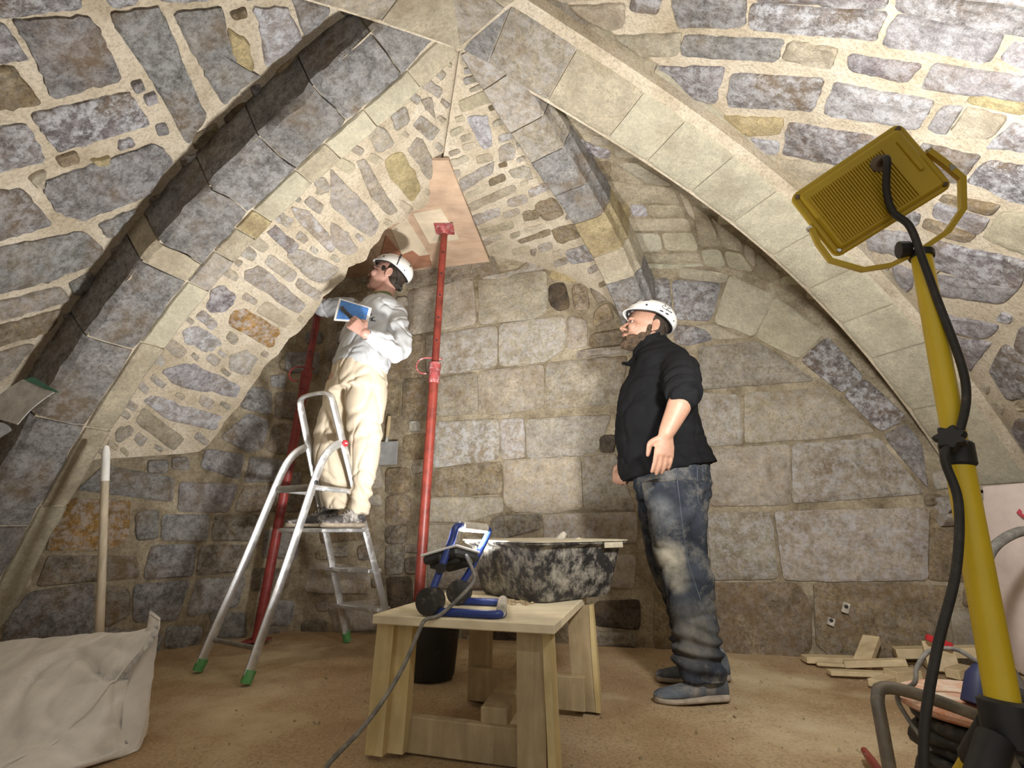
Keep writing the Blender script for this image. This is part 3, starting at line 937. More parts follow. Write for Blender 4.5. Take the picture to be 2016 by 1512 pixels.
rib(5, 'F', .31, [(flat([(0, .30), (0, .035), (.035, .0), (.27, .0), (.31, .04), (.31, .30)], 4), [0., .38, .8, 1.3, 1.8, 2.3, 2.9, 3.4], 'sbsbsbs', .002, 'rib_block')],
    'rib leaving the top of the picture to the right of the crossing', t_end=3.45)
# impost mouldings at the springing on the right
for n, (y0, hh, dd) in ((6, (988, .045, .12)), (7, (1016, .035, .07))):
    mb = MB(); pts = [U(x, y0 + dy, by(1.9) - .06) for x, dy in ((1826, 8), (1870, 3), (1930, 2), (1990, 0), (2060, -3))]
    rings = []
    for i in range(13):
        f = i / 12 * 4; k = min(3, int(f)); p = pts[k].lerp(pts[k + 1], f - k)
        p.y = by(p.x) - .01
        j = .012 * noise.noise(p * 8 + Vector((n, 0, 0)))
        rings.append([p + Vector((0, .06, hh)), p + Vector((0, -dd + j, hh * .9 + j)), p + Vector((0, -dd - .015 + j, hh * .3)), p + Vector((0, -dd * .5, -hh + j)), p + Vector((0, .06, -hh))])
    mb.loft(rings)
    o = mb.build('trim_%d' % n, M['stone'], smooth=50); o.color = (*CLS['v'][:3], .6)
    tag(o, ('upper' if n == 6 else 'lower') + ' chipped impost moulding where the right rib meets the wall', 'moulding', kind='structure')
# ------------------------------------------------------------------ floodlight on its tripod
FC = Vector((.687, .80, 1.293)); FZ = Vector((-.364, -.885, -.289)).normalized()   # FZ: outward normal of the back
FX = Vector((.78, -.46, .42)); FX = (FX - FZ * FX.dot(FZ)).normalized(); FY = FZ.cross(FX)
FM = Matrix((FX, FY, FZ)).transposed()
def fl(x, y, z): return FC + FX * x + FY * y + FZ * z
hub = Vector((.672, .765, .42))
root = thing('floodlight', 'yellow floodlight on a tall yellow tripod stand at the right', 'floodlight', (hub.x, hub.y, 0))
FWd, FHt = .215, .155
def rrect(w, h, r, n=4):
    out = []
    for cx, cy, a0 in ((w / 2 - r, h / 2 - r, 0), (-w / 2 + r, h / 2 - r, 90), (-w / 2 + r, -h / 2 + r, 180), (w / 2 - r, -h / 2 + r, 270)):
        out += [(cx + r * math.cos(math.radians(a0 + 90 * k / n)), cy + r * math.sin(math.radians(a0 + 90 * k / n))) for k in range(n + 1)]
    return out
def slab(mb, w, h, r, z0, z1, ins=.003):
    a, b = rrect(w, h, r), rrect(w - 2 * ins, h - 2 * ins, max(r - ins, .001))
    mb.loft([[fl(x, y, z0) for x, y in b], [fl(x, y, z0 + ins * (1 if z1 > z0 else -1)) for x, y in a], [fl(x, y, z1 - ins * (1 if z1 > z0 else -1)) for x, y in a], [fl(x, y, z1) for x, y in b]])
mb = MB(); slab(mb, FWd, FHt, .014, -.012, .004)
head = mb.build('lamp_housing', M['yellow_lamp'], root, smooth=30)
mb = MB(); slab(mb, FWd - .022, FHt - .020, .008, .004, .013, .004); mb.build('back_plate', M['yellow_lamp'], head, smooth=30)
for i in range(30):
    mb = MB(); x = -FWd / 2 + .022 + i * .0048
    mb.box(fl(x, -.004, .0145), (.0022, FHt - .045, .005), FM); mb.build('cooling_fin', M['yellow_lamp'], head)
mb = MB(); mb.box(fl(FWd / 2 - .026, .012, .0145), (.007, .07, .006), FM, .001); mb.build('ridge', M['yellow_lamp'], head)
for sx in (-1, 1):
    for sy in (-1, 1):
        mb = MB(); mb.lathe([(.0045, 0), (.0045, .003), (.003, .004)], fl(sx * (FWd / 2 - .010), sy * (FHt / 2 - .010), .004), FM, 10)
        mb.build('bolt', M['chrome'] if (sx, sy) == (-1, -1) else M['iron'], head, smooth=30)
gl = fl(.038, .030, .013)
mb = MB(); mb.lathe([(.017, 0), (.016, .005), (.007, .006), (.006, .016)], gl, FM, 20); mb.build('cable_gland', M['iron'], head, smooth=30)
mb = MB(); mb.prism(rrect(FWd - .03, FHt - .03, .008), Matrix.Translation(fl(0, 0, -.013)) @ FM.to_4x4(), .002); mb.build('lens', M['lens'], head)
# yoke: flat bar bent round the head
yk = [(1.0, .005), (1.06, -.03), (1.08, -.07), (.80, -.118), (.45, -.138), (0, -.142), (-.45, -.138), (-.80, -.118), (-1.08, -.07), (-1.06, -.03), (-1.0, .005)]
path = [fl(sx * (FWd / 2 + .004), sy * 1.0 - .005, .002 + .012 * max(0, (-sy - .03) / .1)) for sx, sy in yk]
mb = MB(); rings = []
for i, q in enumerate(path):
    t = (path[min(i + 1, len(path) - 1)] - path[max(i - 1, 0)]).normalized(); nn = FZ.cross(t).normalized(); w = FZ
    rings.append([q + w * .007 + nn * .0045, q - w * .007 + nn * .0045, q - w * .007 - nn * .0045, q + w * .007 - nn * .0045])
mb.loft(rings); yoke = mb.build('yoke', M['yellow_lamp'], root, smooth=30)
ybase = path[5]
for i in (0, 10):
    mb = MB(); a = FX * (1 if i == 0 else -1)
    mb.lathe([(.006, -.002), (.006, .006), (.004, .008)], path[i], basis(a), 8); mb.build('pivot_bolt', M['chrome'], yoke, smooth=30)
mb = MB(); Mt = Matrix.Translation(path[1].lerp(path[2], .2) + FZ * .0085) @ basis(FZ, FX).to_4x4()
mb.prism([(-.005, -.010), (.005, -.010), (0, .003)], Mt, .0006); mb.build('warning_sticker', M['zinc'], yoke)
# mast
top = Vector((ybase.x, ybase.y, ybase.z)) - Vector((0, 0, .012)); joint = hub.lerp(top, .475)
ax = (top - hub).normalized()
mb = MB(); mb.tube([hub, joint], [.0192, .0188], 24); mb.build('lower_mast', M['yellow'], root, smooth=30)
mb = MB(); mb.tube([joint, top], [.0162, .0160], 24); mb.build('upper_mast', M['yellow'], root, smooth=30)
mb = MB(); mb.lathe([(.019, -.004), (.0225, .0), (.0225, .032), (.019, .036)], joint, basis(ax), 24); col = mb.build('collar', M['black'], root, smooth=30)
kd = Vector((-.72, -.62, .3)).normalized(); kp = joint + kd * .028 + ax * .026
mb = MB(); mb.tube([joint + ax * .022, kp], .007, 10)
rg = []
for z, s in ((0, .9), (.004, 1), (.014, 1), (.018, .85)):
    rg.append([kp + basis(kd) @ Vector(((.019 + .003 * math.cos(7 * a)) * s * math.cos(a), (.019 + .003 * math.cos(7 * a)) * s * math.sin(a), z)) for a in [2 * math.pi * k / 42 for k in range(42)]])
mb.loft(rg); mb.build('clamp_knob', M['black'], col, smooth=40)
mb = MB(); mb.lathe([(.019, 0), (.020, .004), (.020, .012), (.012, .016)], top - Vector((0, 0, .004)), basis(ax), 16)
mb.tube([ybase + Vector((-.035, .005, .004)), ybase + Vector((-.018, 0, .004))], [.016, .014], 10); mb.build('tilt_clamp', M['black'], root, smooth=30)
mb = MB(); mb.lathe([(.024, -.035), (.028, -.03), (.028, .02), (.022, .024)], hub, basis(ax), 20); mb.build('hub', M['black'], root, smooth=30)
for a in (198, 318, 78):
    d = Vector((math.cos(math.radians(a)), math.sin(math.radians(a)), 0)); s0 = hub + d * .03 + Vector((0, 0, -.02)); e0 = Vector((hub.x, hub.y, .0)) + d * .44
    e0.z = fz(e0.x, e0.y) + .016
    mb = MB(); mb.tube([s0, s0.lerp(e0, .16)], .020, 14); lg = mb.build('leg_socket', M['black'], root, smooth=30)
    mb = MB(); mb.tube([s0.lerp(e0, .10), e0], .0145, 16); leg = mb.build('leg', M['yellow'], root, smooth=30)
    mb = MB(); mb.tube([s0.lerp(e0, .96), e0 + (e0 - s0).normalized() * .006], .020, 14); mb.build('foot', M['black'], leg, smooth=30)
pth = [gl + FZ * .014, gl + FZ * .035 - Vector((0, 0, .008)), fl(.012, -.02, .035), fl(.0, -.06, .030), fl(.005, -.10, .032), top + Vector((-.020, -.022, -.02)), top + Vector((-.016, -.024, -.09)), hub.lerp(top, .66) + Vector((.010, -.027, 0)), hub.lerp(top, .54) + Vector((-.015, -.027, 0)), joint + Vector((-.040, -.022, .01)), joint + Vector((-.040, -.026, -.06)), hub.lerp(top, .26) + Vector((-.060, -.03, 0)), hub.lerp(top, .12) + Vector((-.105, -.03, 0)), Vector((.535, .74, .40)), Vector((.525, .74, .30)), Vector((.56, .74, .18)), Vector((.66, .86, .05)), Vector((.82, 1.1, .02))]
mb = MB(); mb.tube(smooth_path(pth, 8), .0062, 10); mb.build('power_cord', M['blackcord'], root, smooth=60)
lt = bpy.data.lights.new('floodlight_beam', 'AREA'); lt.shape = 'RECTANGLE'; lt.size = .17; lt.size_y = .12; lt.energy = FLOOD_W; lt.color = (1, .98, .95); lt.spread = math.radians(175)
lo = bpy.data.objects.new('floodlight_beam', lt); COL.objects.link(lo); lo.parent = root
lo.location = fl(0, 0, -.018) - ORG[root.name]; lo.rotation_euler = basis(FZ, FX).to_euler()

# ------------------------------------------------------------------ folding work light on the bench
BT = .40
wl = thing('work_light', 'blue tubular folding work light standing on the wooden bench', 'work light', (-.23, 1.80, BT))
h1, h2 = U(848, 1176, 1.70), U(905, 1146, 1.93)
h1.z = BT + .044; h2.z = BT + .044
hx = (h2 - h1).normalized(); hn = Vector((hx.y, -hx.x, 0))      # hn points to the right
for h, s in ((h1, -1), (h2, 1)):
    mb = MB(); mb.lathe([(.030, -.030), (.041, -.026), (.043, .0), (.041, .026), (.030, .030)], h, basis(hx), 24); ds = mb.build('hinge', M['rubber'], wl, smooth=30)
tp1, tp2 = U(905, 1036, 1.78), U(958, 1040, 1.95)
up1 = smooth_path([h1 + Vector((0, 0, .02)), h1.lerp(tp1, .35) + Vector((-.004, 0, .01)), h1.lerp(tp1, .75) + Vector((-.004, 0, .012)), tp1 + Vector((-.012, -.01, -.004)), tp1 + hx * .03], 6)
up2 = smooth_path([tp2 - hx * .03, tp2 + Vector((.008, .006, -.012)), tp2.lerp(h2, .3) + Vector((.012, 0, 0)), tp2.lerp(h2, .7) + Vector((.004, 0, 0)), h2 + Vector((0, 0, .02))], 6)
mb = MB(); mb.tube(up1 + up2, .0125, 14); stand = mb.build('upright_frame', M['blue'], wl, smooth=60)
mb = MB(); mb.tube([up1[-1] - hx * .012, up2[0] + hx * .012], .0175, 14); mb.build('foam_grip', M['grip'], stand, smooth=60)
f1, f2 = h1 + hn * .235 + Vector((0, 0, -.026)), h2 + hn * .17 + Vector((0, 0, -.026))
lowp = smooth_path([h1 + Vector((0, 0, -.026)), h1.lerp(f1, .5), f1 - hn * .02, f1 + hx * .03], 5) + smooth_path([f2 - hx * .03, f2 - hn * .02, h2.lerp(f2, .5), h2 + Vector((0, 0, -.026))], 5)
for q in lowp: q.z = BT + .0135
mb = MB(); mb.tube(lowp, .0125, 14); base = mb.build('base_frame', M['blue'], wl, smooth=60)
mb = MB(); mb.tube([f1 + Vector((0, 0, .018 - .014)) + hx * .01, f2 + Vector((0, 0, .018 - .014)) - hx * .01], .0170, 14); g = mb.build('foam_grip', M['grip'], base, smooth=60)
lc = U(890, 1100, 1.84); ln = Vector((-.20, .22, .95)).normalized(); lxx = hx
LB = basis(ln, hx)
def wp(x, y, z): return lc + LB @ Vector((x, y, z))
mb = MB(); mb.box(wp(0, 0, 0), (.20, .13, .030), LB, .008); hd = mb.build('lamp_head', M['black'], wl, smooth=30)
for i in range(12):
    mb = MB(); mb.box(wp(-.075 + i * .0136, 0, -.020), (.004, .10, .016), LB); mb.build('cooling_fin', M['rubber'], hd)
mb = MB(); mb.box(wp(0, 0, .017), (.21, .14, .008), LB, .003); mb.build('bezel', M['white'], hd, smooth=30)
mb = MB(); mb.box(wp(0, 0, .0215), (.175, .105, .002), LB); mb.build('lens', M['lens'], hd)
for pv in ((h1.lerp(tp1, .42), wp(-.10, 0, 0)), (tp2.lerp(h2, .55), wp(.10, 0, 0))):
    mb = MB(); mb.tube(pv, .009, 10); mb.build('pivot', M['black'], hd, smooth=30)
mb = MB(); mb.tube([h1.lerp(tp1, .42) - hx * .03, h1.lerp(tp1, .42) - hx * .012], .016, 8); mb.build('tilt_knob', M['black'], hd, smooth=30)
cp = [wp(.05, -.05, -.02), U(918, 1095, 1.76), U(934, 1135, 1.72), U(918, 1163, 1.69), U(868, 1192, 1.66)]
cp[-1].z = BT + .010
cp += [U(838, 1220, 1.64), U(826, 1240, 1.60), U(800, 1300, 1.55), U(768, 1358, 1.50), U(718, 1428, 1.45), U(650, 1500, 1.42), U(600, 1560, 1.40), Vector((-.75, 1.25, .02)), Vector((-.95, 1.1, .012))]
mb = MB(); mb.tube(smooth_path(cp, 8), .0062, 10); mb.build('power_cord', M['greycord'], wl, smooth=60)
lt = bpy.data.lights.new('work_light_beam', 'AREA'); lt.shape = 'RECTANGLE'; lt.size = .17; lt.size_y = .10; lt.energy = WORK_W; lt.color = (1.0, .985, .96); lt.spread = math.radians(175)
lo = bpy.data.objects.new('work_light_beam', lt); COL.objects.link(lo); lo.parent = wl
lo.location = wp(0, 0, .027) - ORG[wl.name]; lo.rotation_euler = basis(-ln, hx).to_euler()
# ------------------------------------------------------------------ step ladder
def side(k, h, s):
    s = s * (1 - .24 * h / 1.13)
    return Vector((-1.19 + .51 * k - .34 * s, 2.48 + .65 * k + .20 * s, h))
lad = thing('step_ladder', 'aluminium step ladder carrying the worker in the grey sweatshirt', 'ladder', (-1.1, 2.9, 0))
sd = Vector((-.34, .20, 0)).normalized(); kd_ = Vector((.51, .65, 0)).normalized()
def bar(pts, w, t, name, mat, par, wide=None, n=10):
    mb = MB(); mb.tube(pts, w, n, flat=t / w, up=wide if wide is not None else sd); return mb.build(name, mat, par, smooth=50)
legs = []
for s in (0, 1):
    fz0 = .03
    lg = bar(smooth_path([side(0, fz0, s), side(.15, .52, s), side(.27, .94, s), side(.33, 1.065, s), side(.40, 1.12, s), side(.444, 1.13, s)], 5), .024, .012, 'front_leg', M['alu'], lad); legs.append(lg)
    mb = MB(); mb.tube([side(-.008, 0.0, s), side(.012, .05, s)], [.024, .026], 10); mb.build('rubber_foot', M['green'], lg, smooth=40)
    mb = MB(); mb.lathe([(.012, 0), (.012, .004), (.008, .006)], side(.262, .90, s) - sd * (.014 if s == 0 else -.014), basis(-sd if s == 0 else sd), 12); mb.build('rivet', M['black'], lg, smooth=30)
    st = bar([side(1, .02, s), side(.444, 1.13, s), side(.33, 1.36, s)], .024, .012, 'rear_stile', M['alu'], lad)
    mb = MB(); mb.tube([side(1.006, 0, s), side(.985, .05, s)], [.024, .026], 10); mb.build('rubber_foot', M['green'], st, smooth=40)
    mb = MB(); mb.lathe([(.019, 0), (.019, .006), (.015, .010)], side(.444, 1.13, s) - sd * (.013 if s == 0 else -.013), basis(-sd if s == 0 else sd), 20); cap = mb.build('hinge_cap', M['redcap'], lad, smooth=30)
    if s == 0:
        mb = MB(); bm_ = basis(-sd); mb.box(side(.444, 1.13, 0) - sd * .0235, (.018, .005, .001), bm_); mb.build('cap_mark', M['white'], cap)
    bar([side(.262, .875, s), side(.57, .865, s)], .014, .006, 'side_brace', M['alu'], lad)
hp = [side(.333, 1.355, 0), side(.315, 1.39, .03), side(.305, 1.412, .16), side(.303, 1.418, .5), side(.305, 1.412, .84), side(.315, 1.39, .97), side(.333, 1.355, 1)]
bar(smooth_path(hp, 5), .022, .012, 'hand_hoop', M['alu'], lad)
bar([side(.262, .875, .02), side(.262, .875, .98)], .020, .012, 'tool_tray', M['steel_dusty'], lad, wide=kd_)
bar([side(.05, .13, .02), side(.05, .13, .98)], .012, .008, 'lower_brace', M['steel_dusty'], lad, wide=kd_)
def tread(k0, k1, h, name):
    c = (side(k0, h, 0) + side(k1, h, 1)) / 2; L = .40; D = (k1 - k0) * .826
    R3 = Matrix((sd, kd_, Vector((0, 0, 1)))).transposed()
    mb = MB(); mb.box(c, (L - .03, D, .022), R3, .004); o = mb.build(name, M['alu'], lad, smooth=30)
    return o
tread(.34, .70, .655, 'platform'); tread(.73, .84, .43, 'step'); tread(.84, .95, .215, 'step')

# ------------------------------------------------------------------ adjustable steel props
def prop(bot, top, collar_h, label, lower, upper, plate):
    bot, top = Vector(bot), Vector(top); r = thing('steel_prop', label, 'prop', bot, 'adjustable props under the plywood shutter')
    ax = (top - bot).normalized(); B = basis(ax, (1, .2, 0)); cz = bot + ax * (collar_h / ax.z)
    mb = MB(); mb.tube([bot + ax * .004, cz], .030, 20); mb.build('outer_tube', lower, r, smooth=30)
    mb = MB(); mb.tube([cz, top - ax * .006], .024, 20); mb.build('inner_tube', upper, r, smooth=30)
    mb = MB(); mb.lathe([(.030, -.12), (.035, -.115), (.036, -.03), (.038, -.028), (.038, .012), (.032, .018)], cz, B, 20); nut = mb.build('thread_collar', plate, r, smooth=30)
    pt = cz + ax * .045; u = B @ Vector((1, 0, 0)); w = B @ Vector((0, 1, 0))
    pin = [pt + u * .045, pt - u * .055, pt - u * .10 - ax * .02, pt - u * .115 - ax * .06, pt - u * .095 - ax * .10, pt - u * .05 - ax * .105]
    mb = MB(); mb.tube(smooth_path(pin, 6), .006, 8); mb.build('locking_pin', plate, r, smooth=60)
    for k in range(5):
        mb = MB(); mb.lathe([(.0065, 0), (.0065, .002)], cz + ax * (.16 + .16 * k) + (-w) * .0232, basis(-w), 10); mb.build('pin_hole', M['black'], r)
    for c, nm in ((bot + Vector((0, 0, .004)), 'base_plate'), (top - Vector((0, 0, .005)), 'head_plate')):
        mb = MB(); mb.box(c, (.13, .13, .008), None, .002); pl = mb.build(nm, plate, r, smooth=30)
    mb = MB(); mb.lathe([(.026, -.05), (.034, -.03), (.045, -.008)], top, B, 16); mb.build('head_flange', plate, r, smooth=30)
    return r
PLY = 2.672
prop((-.525, 2.94, .0), (U(875, 452, 2.94).x, 2.94, PLY - .012), 1.66, 'bright red steel prop standing behind the bench under the pale plywood plate', M['red'], M['red'], M['red_plate'])
prop((-1.575, 3.33, .0), (-1.40, 3.30, PLY - .012), 1.72, 'dark red steel prop in the shadowed corner behind the step ladder', M['red_dark'], M['red_dark'], M['red_dark'])

# ------------------------------------------------------------------ plywood shutter under the hole in the vault
ps = thing('plywood_shutter', 'pinkish plywood shutter closing the hole in the vault above the red prop', 'plywood', (-.8, 2.9, PLY))
mb = MB(); I4 = Matrix.Translation((0, 0, PLY + .009))
mb.prism([(-.36, 2.30), (-.17, 3.45), (-1.05, 3.62), (-1.05, 2.30)], I4, .018); mb.build('sheet', M['ply'], ps)
mb = MB(); mb.prism([(-1.055, 2.30), (-1.055, 3.62), (-1.56, 3.70), (-1.72, 3.50), (-1.72, 3.05)], I4, .018); mb.build('sheet', M['ply'], ps)
def pp(x, y): q = G(x, y, PLY); return (q.x, q.y)
mb = MB(); mb.prism([pp(813, 418), pp(868, 408), pp(905, 468), pp(846, 478)], Matrix.Translation((0, 0, PLY - .004)), .012)
o = mb.build('bearing_plate', M['plylight'], ps); tag(o, 'pale square bearing plate')
mb = MB(); mb.prism([pp(770, 450), pp(800, 428), pp(852, 512), pp(800, 520)], Matrix.Translation((0, 0, PLY - .002)), .005)
mb.build('board', M['plylight'], ps)
mb = MB(); mb.prism([pp(760, 462), pp(792, 500), pp(812, 492), pp(826, 503), pp(846, 500), pp(850, 521), pp(795, 533), pp(745, 520)], Matrix.Translation((0, 0, PLY - .006)), .004)
o = mb.build('board', M['plyred'], ps); tag(o, 'reddish stained board end')

# ------------------------------------------------------------------ wooden bench
bx, bd = Vector((.949, -.316, 0)), Vector((.28, .96, 0)).normalized(); bx = Vector((bd.y, -bd.x, 0))
B0 = Vector((.114, 1.575, 0))                   # front right corner of the top
BR = Matrix((bx, bd, Vector((0, 0, 1)))).transposed()
def bp(u, v, z): return B0 + bx * u + bd * v + Vector((0, 0, z))     # u: 0 right .. -.59 left, v: depth
ben = thing('work_bench', 'rough low bench knocked together from pale timber in the foreground', 'bench', bp(-.29, .3, 0))
mb = MB(); mb.box(bp(-.285, .315, BT - .014), (.60, .66, .028), BR, .003); mb.build('bench_top', M['top'], ben, smooth=30)
def post(u, v, w, d, name, mat, z1=BT - .028, lean=(0, 0)):
    mb = MB(); a, b = bp(u + lean[0], v + lean[1], 0), bp(u, v, z1); rings = []
    for t in (0, .25, .5, .75, 1):
        q = a.lerp(b, t); j = [.003 * noise.noise(q * 20 + Vector((k, 0, 0))) for k in range(4)]
        rings.append([q + bx * (sx * w / 2 + j[i]) + bd * (sy * d / 2) for i, (sx, sy) in enumerate(((-1, -1), (1, -1), (1, 1), (-1, 1)))])
    mb.loft(rings); return mb.build(name, mat, ben, smooth=30)
post(-.555, .035, .060, .030, 'leg', M['planks'], lean=(-.012, 0)); post(-.510, .070, .075, .040, 'leg_cleat', M['planks'], lean=(-.01, 0))
post(-.070, .045, .085, .050, 'leg', M['greyplank'], lean=(.004, 0)); post(-.018, .050, .022, .075, 'leg_cleat', M['planks'], lean=(.012, 0))
post(-.430, .60, .090, .045, 'leg', M['greyplank']); post(-.012, .60, .085, .05, 'leg', M['greyplank'], lean=(.012, 0)); post(.040, .60, .016, .055, 'leg_cleat', M['planks'], lean=(.012, 0))
def plank(c, size, ang, mat, name, par=None, tilt=0.):
    mb = MB(); R3 = BR @ Matrix.Rotation(ang, 3, 'Z') @ Matrix.Rotation(tilt, 3, 'X'); mb.box(c, size, R3, .003); return mb.build(name, mat, ben if par is None else par, smooth=30)
plank(bp(-.225, .545, .068), (.47, .032, .115), 0, M['greyplank'], 'rear_rail')
plank(bp(-.29, .10, .042), (.46, .034, .10), 0, M['greyplank'], 'front_rail')
plank(bp(-.215, .33, .120), (.085, .46, .055), math.radians(2), M['greyplank'], 'stretcher', tilt=math.radians(3))

# ------------------------------------------------------------------ mixing tub
tb = thing('mixing_tub', 'black plastic mixing tub smeared with mortar standing on the bench', 'tub', (.135, 2.225, BT))
ta, tbv = Vector((.795, .607, 0)).normalized(), Vector((-.607, .795, 0)).normalized(); tc = Vector((.138, 2.215, BT))
def trr(w, d, z, r=.06, n=6):
    return [tc + ta * x + tbv * y + Vector((0, 0, z)) for x, y in rrect(w, d, r, n)]
mb = MB()
mb.loft([trr(.36, .37, .012, .05), trr(.39, .40, .004, .06), trr(.415, .425, .02, .065), trr(.50, .49, .195, .075), trr(.55, .53, .205, .085), trr(.56, .54, .21, .09), trr(.55, .53, .216, .085), trr(.495, .485, .213, .075), trr(.41, .42, .03, .06)], cap=True)
tub = mb.build('tub_shell', M['tub'], tb, smooth=40)
mb = MB(); mb.loft([trr(.495, .485, .2165, .075), trr(.564, .544, .2165, .09), trr(.566, .546, .2215, .09), trr(.495, .485, .2225, .075)]); mb.build('caked_rim', M['rim'], tb, smooth=40)
mb = MB(); e = tc - tbv * .27 + ta * .14 + Vector((0, 0, .202)); mb.box(e, (.11, .006, .022), Matrix((ta, tbv, Vector((0, 0, 1)))).transposed(), .002); mb.build('lip', M['rim'], tb, smooth=30)
vs = []; fs = []; n = 18
for j in range(n + 1):
    for i in range(n + 1):
        x, y = (i / n - .5) * .42, (j / n - .5) * .43
        if abs(x) > .14 and abs(y) > .145: x, y = x * .90, y * .90
        q = tc + ta * x + tbv * y; rr_ = max(abs(x) / .21, abs(y) / .215)
        vs.append(q + Vector((0, 0, .15 + .10 * max(0, .5 + noise.noise(Vector((x * 6 + 2, y * 6, 1)))) * (1 - rr_ ** 4) + .008 * noise.noise(Vector((x * 40, y * 40, 0))))))
fs = [(j * (n + 1) + i, j * (n + 1) + i + 1, (j + 1) * (n + 1) + i + 1, (j + 1) * (n + 1) + i) for j in range(n) for i in range(n)]
mb = MB(); mb.add(vs, fs); mb.build('mortar_mix', M['mortar_mix'], tb, smooth=180)
hd_ = thing('hand_trowel', 'mortar-covered hand tool handle sticking out of the tub', 'trowel', U(1092, 1068, 2.25))
mb = MB(); a, b = U(1080, 1085, 2.20), U(1112, 1050, 2.24); mb.tube([a, a.lerp(b, .3), a.lerp(b, .85), b], [.010, .014, .016, .011], 14); mb.build('handle', M['grip'], hd_, smooth=60)
mb = MB(); q = a + Vector((-.03, .02, -.03)); mb.box(q, (.05, .10, .003), Matrix.Rotation(.4, 3, 'Y')); mb.build('blade', M['zinc'], hd_)
# spilt mortar dust on the bench
mb = MB()
for i in range(60):
    q = bp(-.24 + random.uniform(-.1, .1), .36 + random.uniform(-.06, .06), BT); s = random.uniform(.004, .011)
    mb.ell(q + Vector((0, 0, s * .3)), (s, s, s * .6), None, 6, 4)
o = mb.build('mortar_crumbs', M['grit'], smooth=60); tag(o, 'grey mortar crumbs spilt on the bench beside the tub', 'crumbs', kind='stuff')
# bucket under the bench
bk = thing('bucket', 'black plastic bucket on the floor behind the bench legs', 'bucket', (-.385, 2.60, 0))
mb = MB(); mb.lathe([(.105, .0), (.112, .01), (.140, .30), (.148, .305), (.148, .315), (.136, .315), (.108, .02)], (-.385, 2.60, -.004), None, 32); bsh = mb.build('bucket_shell', M['bucket'], bk, smooth=40)
mb = MB(); mb.tube(arc((-.385, 2.60, .30), .15, .1, math.pi - .1, 16, (1, 0, 0), (0, -.75, -.66)), .003, 8); mb.build('bail_handle', M['steel_dusty'], bk, smooth=60)

# ------------------------------------------------------------------ white rubble sack lower left
def dense(rings, nr, npnt):
    R2 = [smooth_path(r + [r[0]], npnt)[:-1] for r in rings]
    m = len(R2[0]); cols = [smooth_path([r[k] for r in R2], nr) for k in range(m)]
    return [[cols[k][i] for k in range(m)] for i in range(len(cols[0]))]
def F0(x, y): return Vector((x, y, .004))
ctl = [
    [U(-240, 1375, 2.0), U(-230, 1440, 1.75), U(-240, 1560, 1.6), F0(-2.15, 1.38), F0(-2.6, 2.1), Vector((-2.5, 2.2, .2))],
    [U(-60, 1330, 2.0), U(-60, 1400, 1.8), U(-60, 1500, 1.62), F0(-1.75, 1.36), F0(-2.2, 2.2), Vector((-2.1, 2.22, .22))],
    [U(80, 1294, 1.98), U(60, 1370, 1.80), U(40, 1470, 1.65), F0(-1.52, 1.42), F0(-1.85, 2.2), Vector((-1.8, 2.18, .25))],
    [U(180, 1263, 1.95), U(150, 1340, 1.80), U(120, 1440, 1.68), F0(-1.36, 1.50), F0(-1.55, 2.12), Vector((-1.52, 2.1, .27))],
    [U(262, 1236, 1.90), U(215, 1315, 1.80), U(190, 1420, 1.72), F0(-1.27, 1.62), F0(-1.33, 2.0), Vector((-1.36, 1.98, .28))],
    [U(306, 1224, 1.86), U(232, 1335, 1.80), U(222, 1420, 1.76), F0(-1.215, 1.74), F0(-1.21, 1.86), Vector((-1.25, 1.90, .24))],
    [U(313, 1222, 1.86), U(258, 1318, 1.82), U(234, 1420, 1.79), F0(-1.20, 1.80), F0(-1.19, 1.82), Vector((-1.22, 1.86, .24))]]
rg = dense(ctl, 14, 14); out = []
for r in rg:
    rr2 = []
    for q in r:
        kk_ = noise.noise(Vector((q.x * 2.2 - q.z * 2.6, q.y * 2.5, q.z * 5.5 + q.x * 1.9))) / .09; k2_ = noise.noise(Vector((q.x * 5 + 3, q.y * 4, q.z * 9))) / .10
        f = -.030 * math.exp(-kk_ * kk_) - .012 * math.exp(-k2_ * k2_) + .035 * noise.noise(q * 3.5) + .008 * noise.noise(q * 12)
        rr2.append(q + Vector((.25, -.75, .5)) * f * (1 if q.z > .02 else .2))
    for q in rr2: q.z = max(q.z, fz(q.x, q.y) + .002)
    out.append(rr2)
sk = thing('rubble_sack', 'crumpled white woven rubble sack in the lower left corner', 'sack', (-1.7, 1.8, 0))
mb = MB(); mb.loft(out); mb.build('sack_body', M['sack'], sk, smooth=180)
mb = MB(); hem = smooth_path([U(313, 1221, 1.845), U(311, 1243, 1.84), U(300, 1268, 1.83), U(272, 1300, 1.81), U(246, 1330, 1.80)], 6); hem2 = [q + Vector((-.07, .045, .012 + .012 * math.sin(i * 1.3))) for i, q in enumerate(hem)]
mb.loft([[a, b, b + Vector((0, .006, .006)), a + Vector((0, .006, .006))] for a, b in zip(hem, hem2)]); mb.build('sack_hem', M['sack'], sk, smooth=180)
mb = MB()
seam = [out[int(i)][int(j)] + Vector((.004, -.006, .004)) for i, j in zip(np.linspace(30, 80, 12), np.linspace(34, 8, 12))]
mb.tube(smooth_path(seam, 4), .004, 6); mb.build('seam', M['sack'], sk, smooth=60)

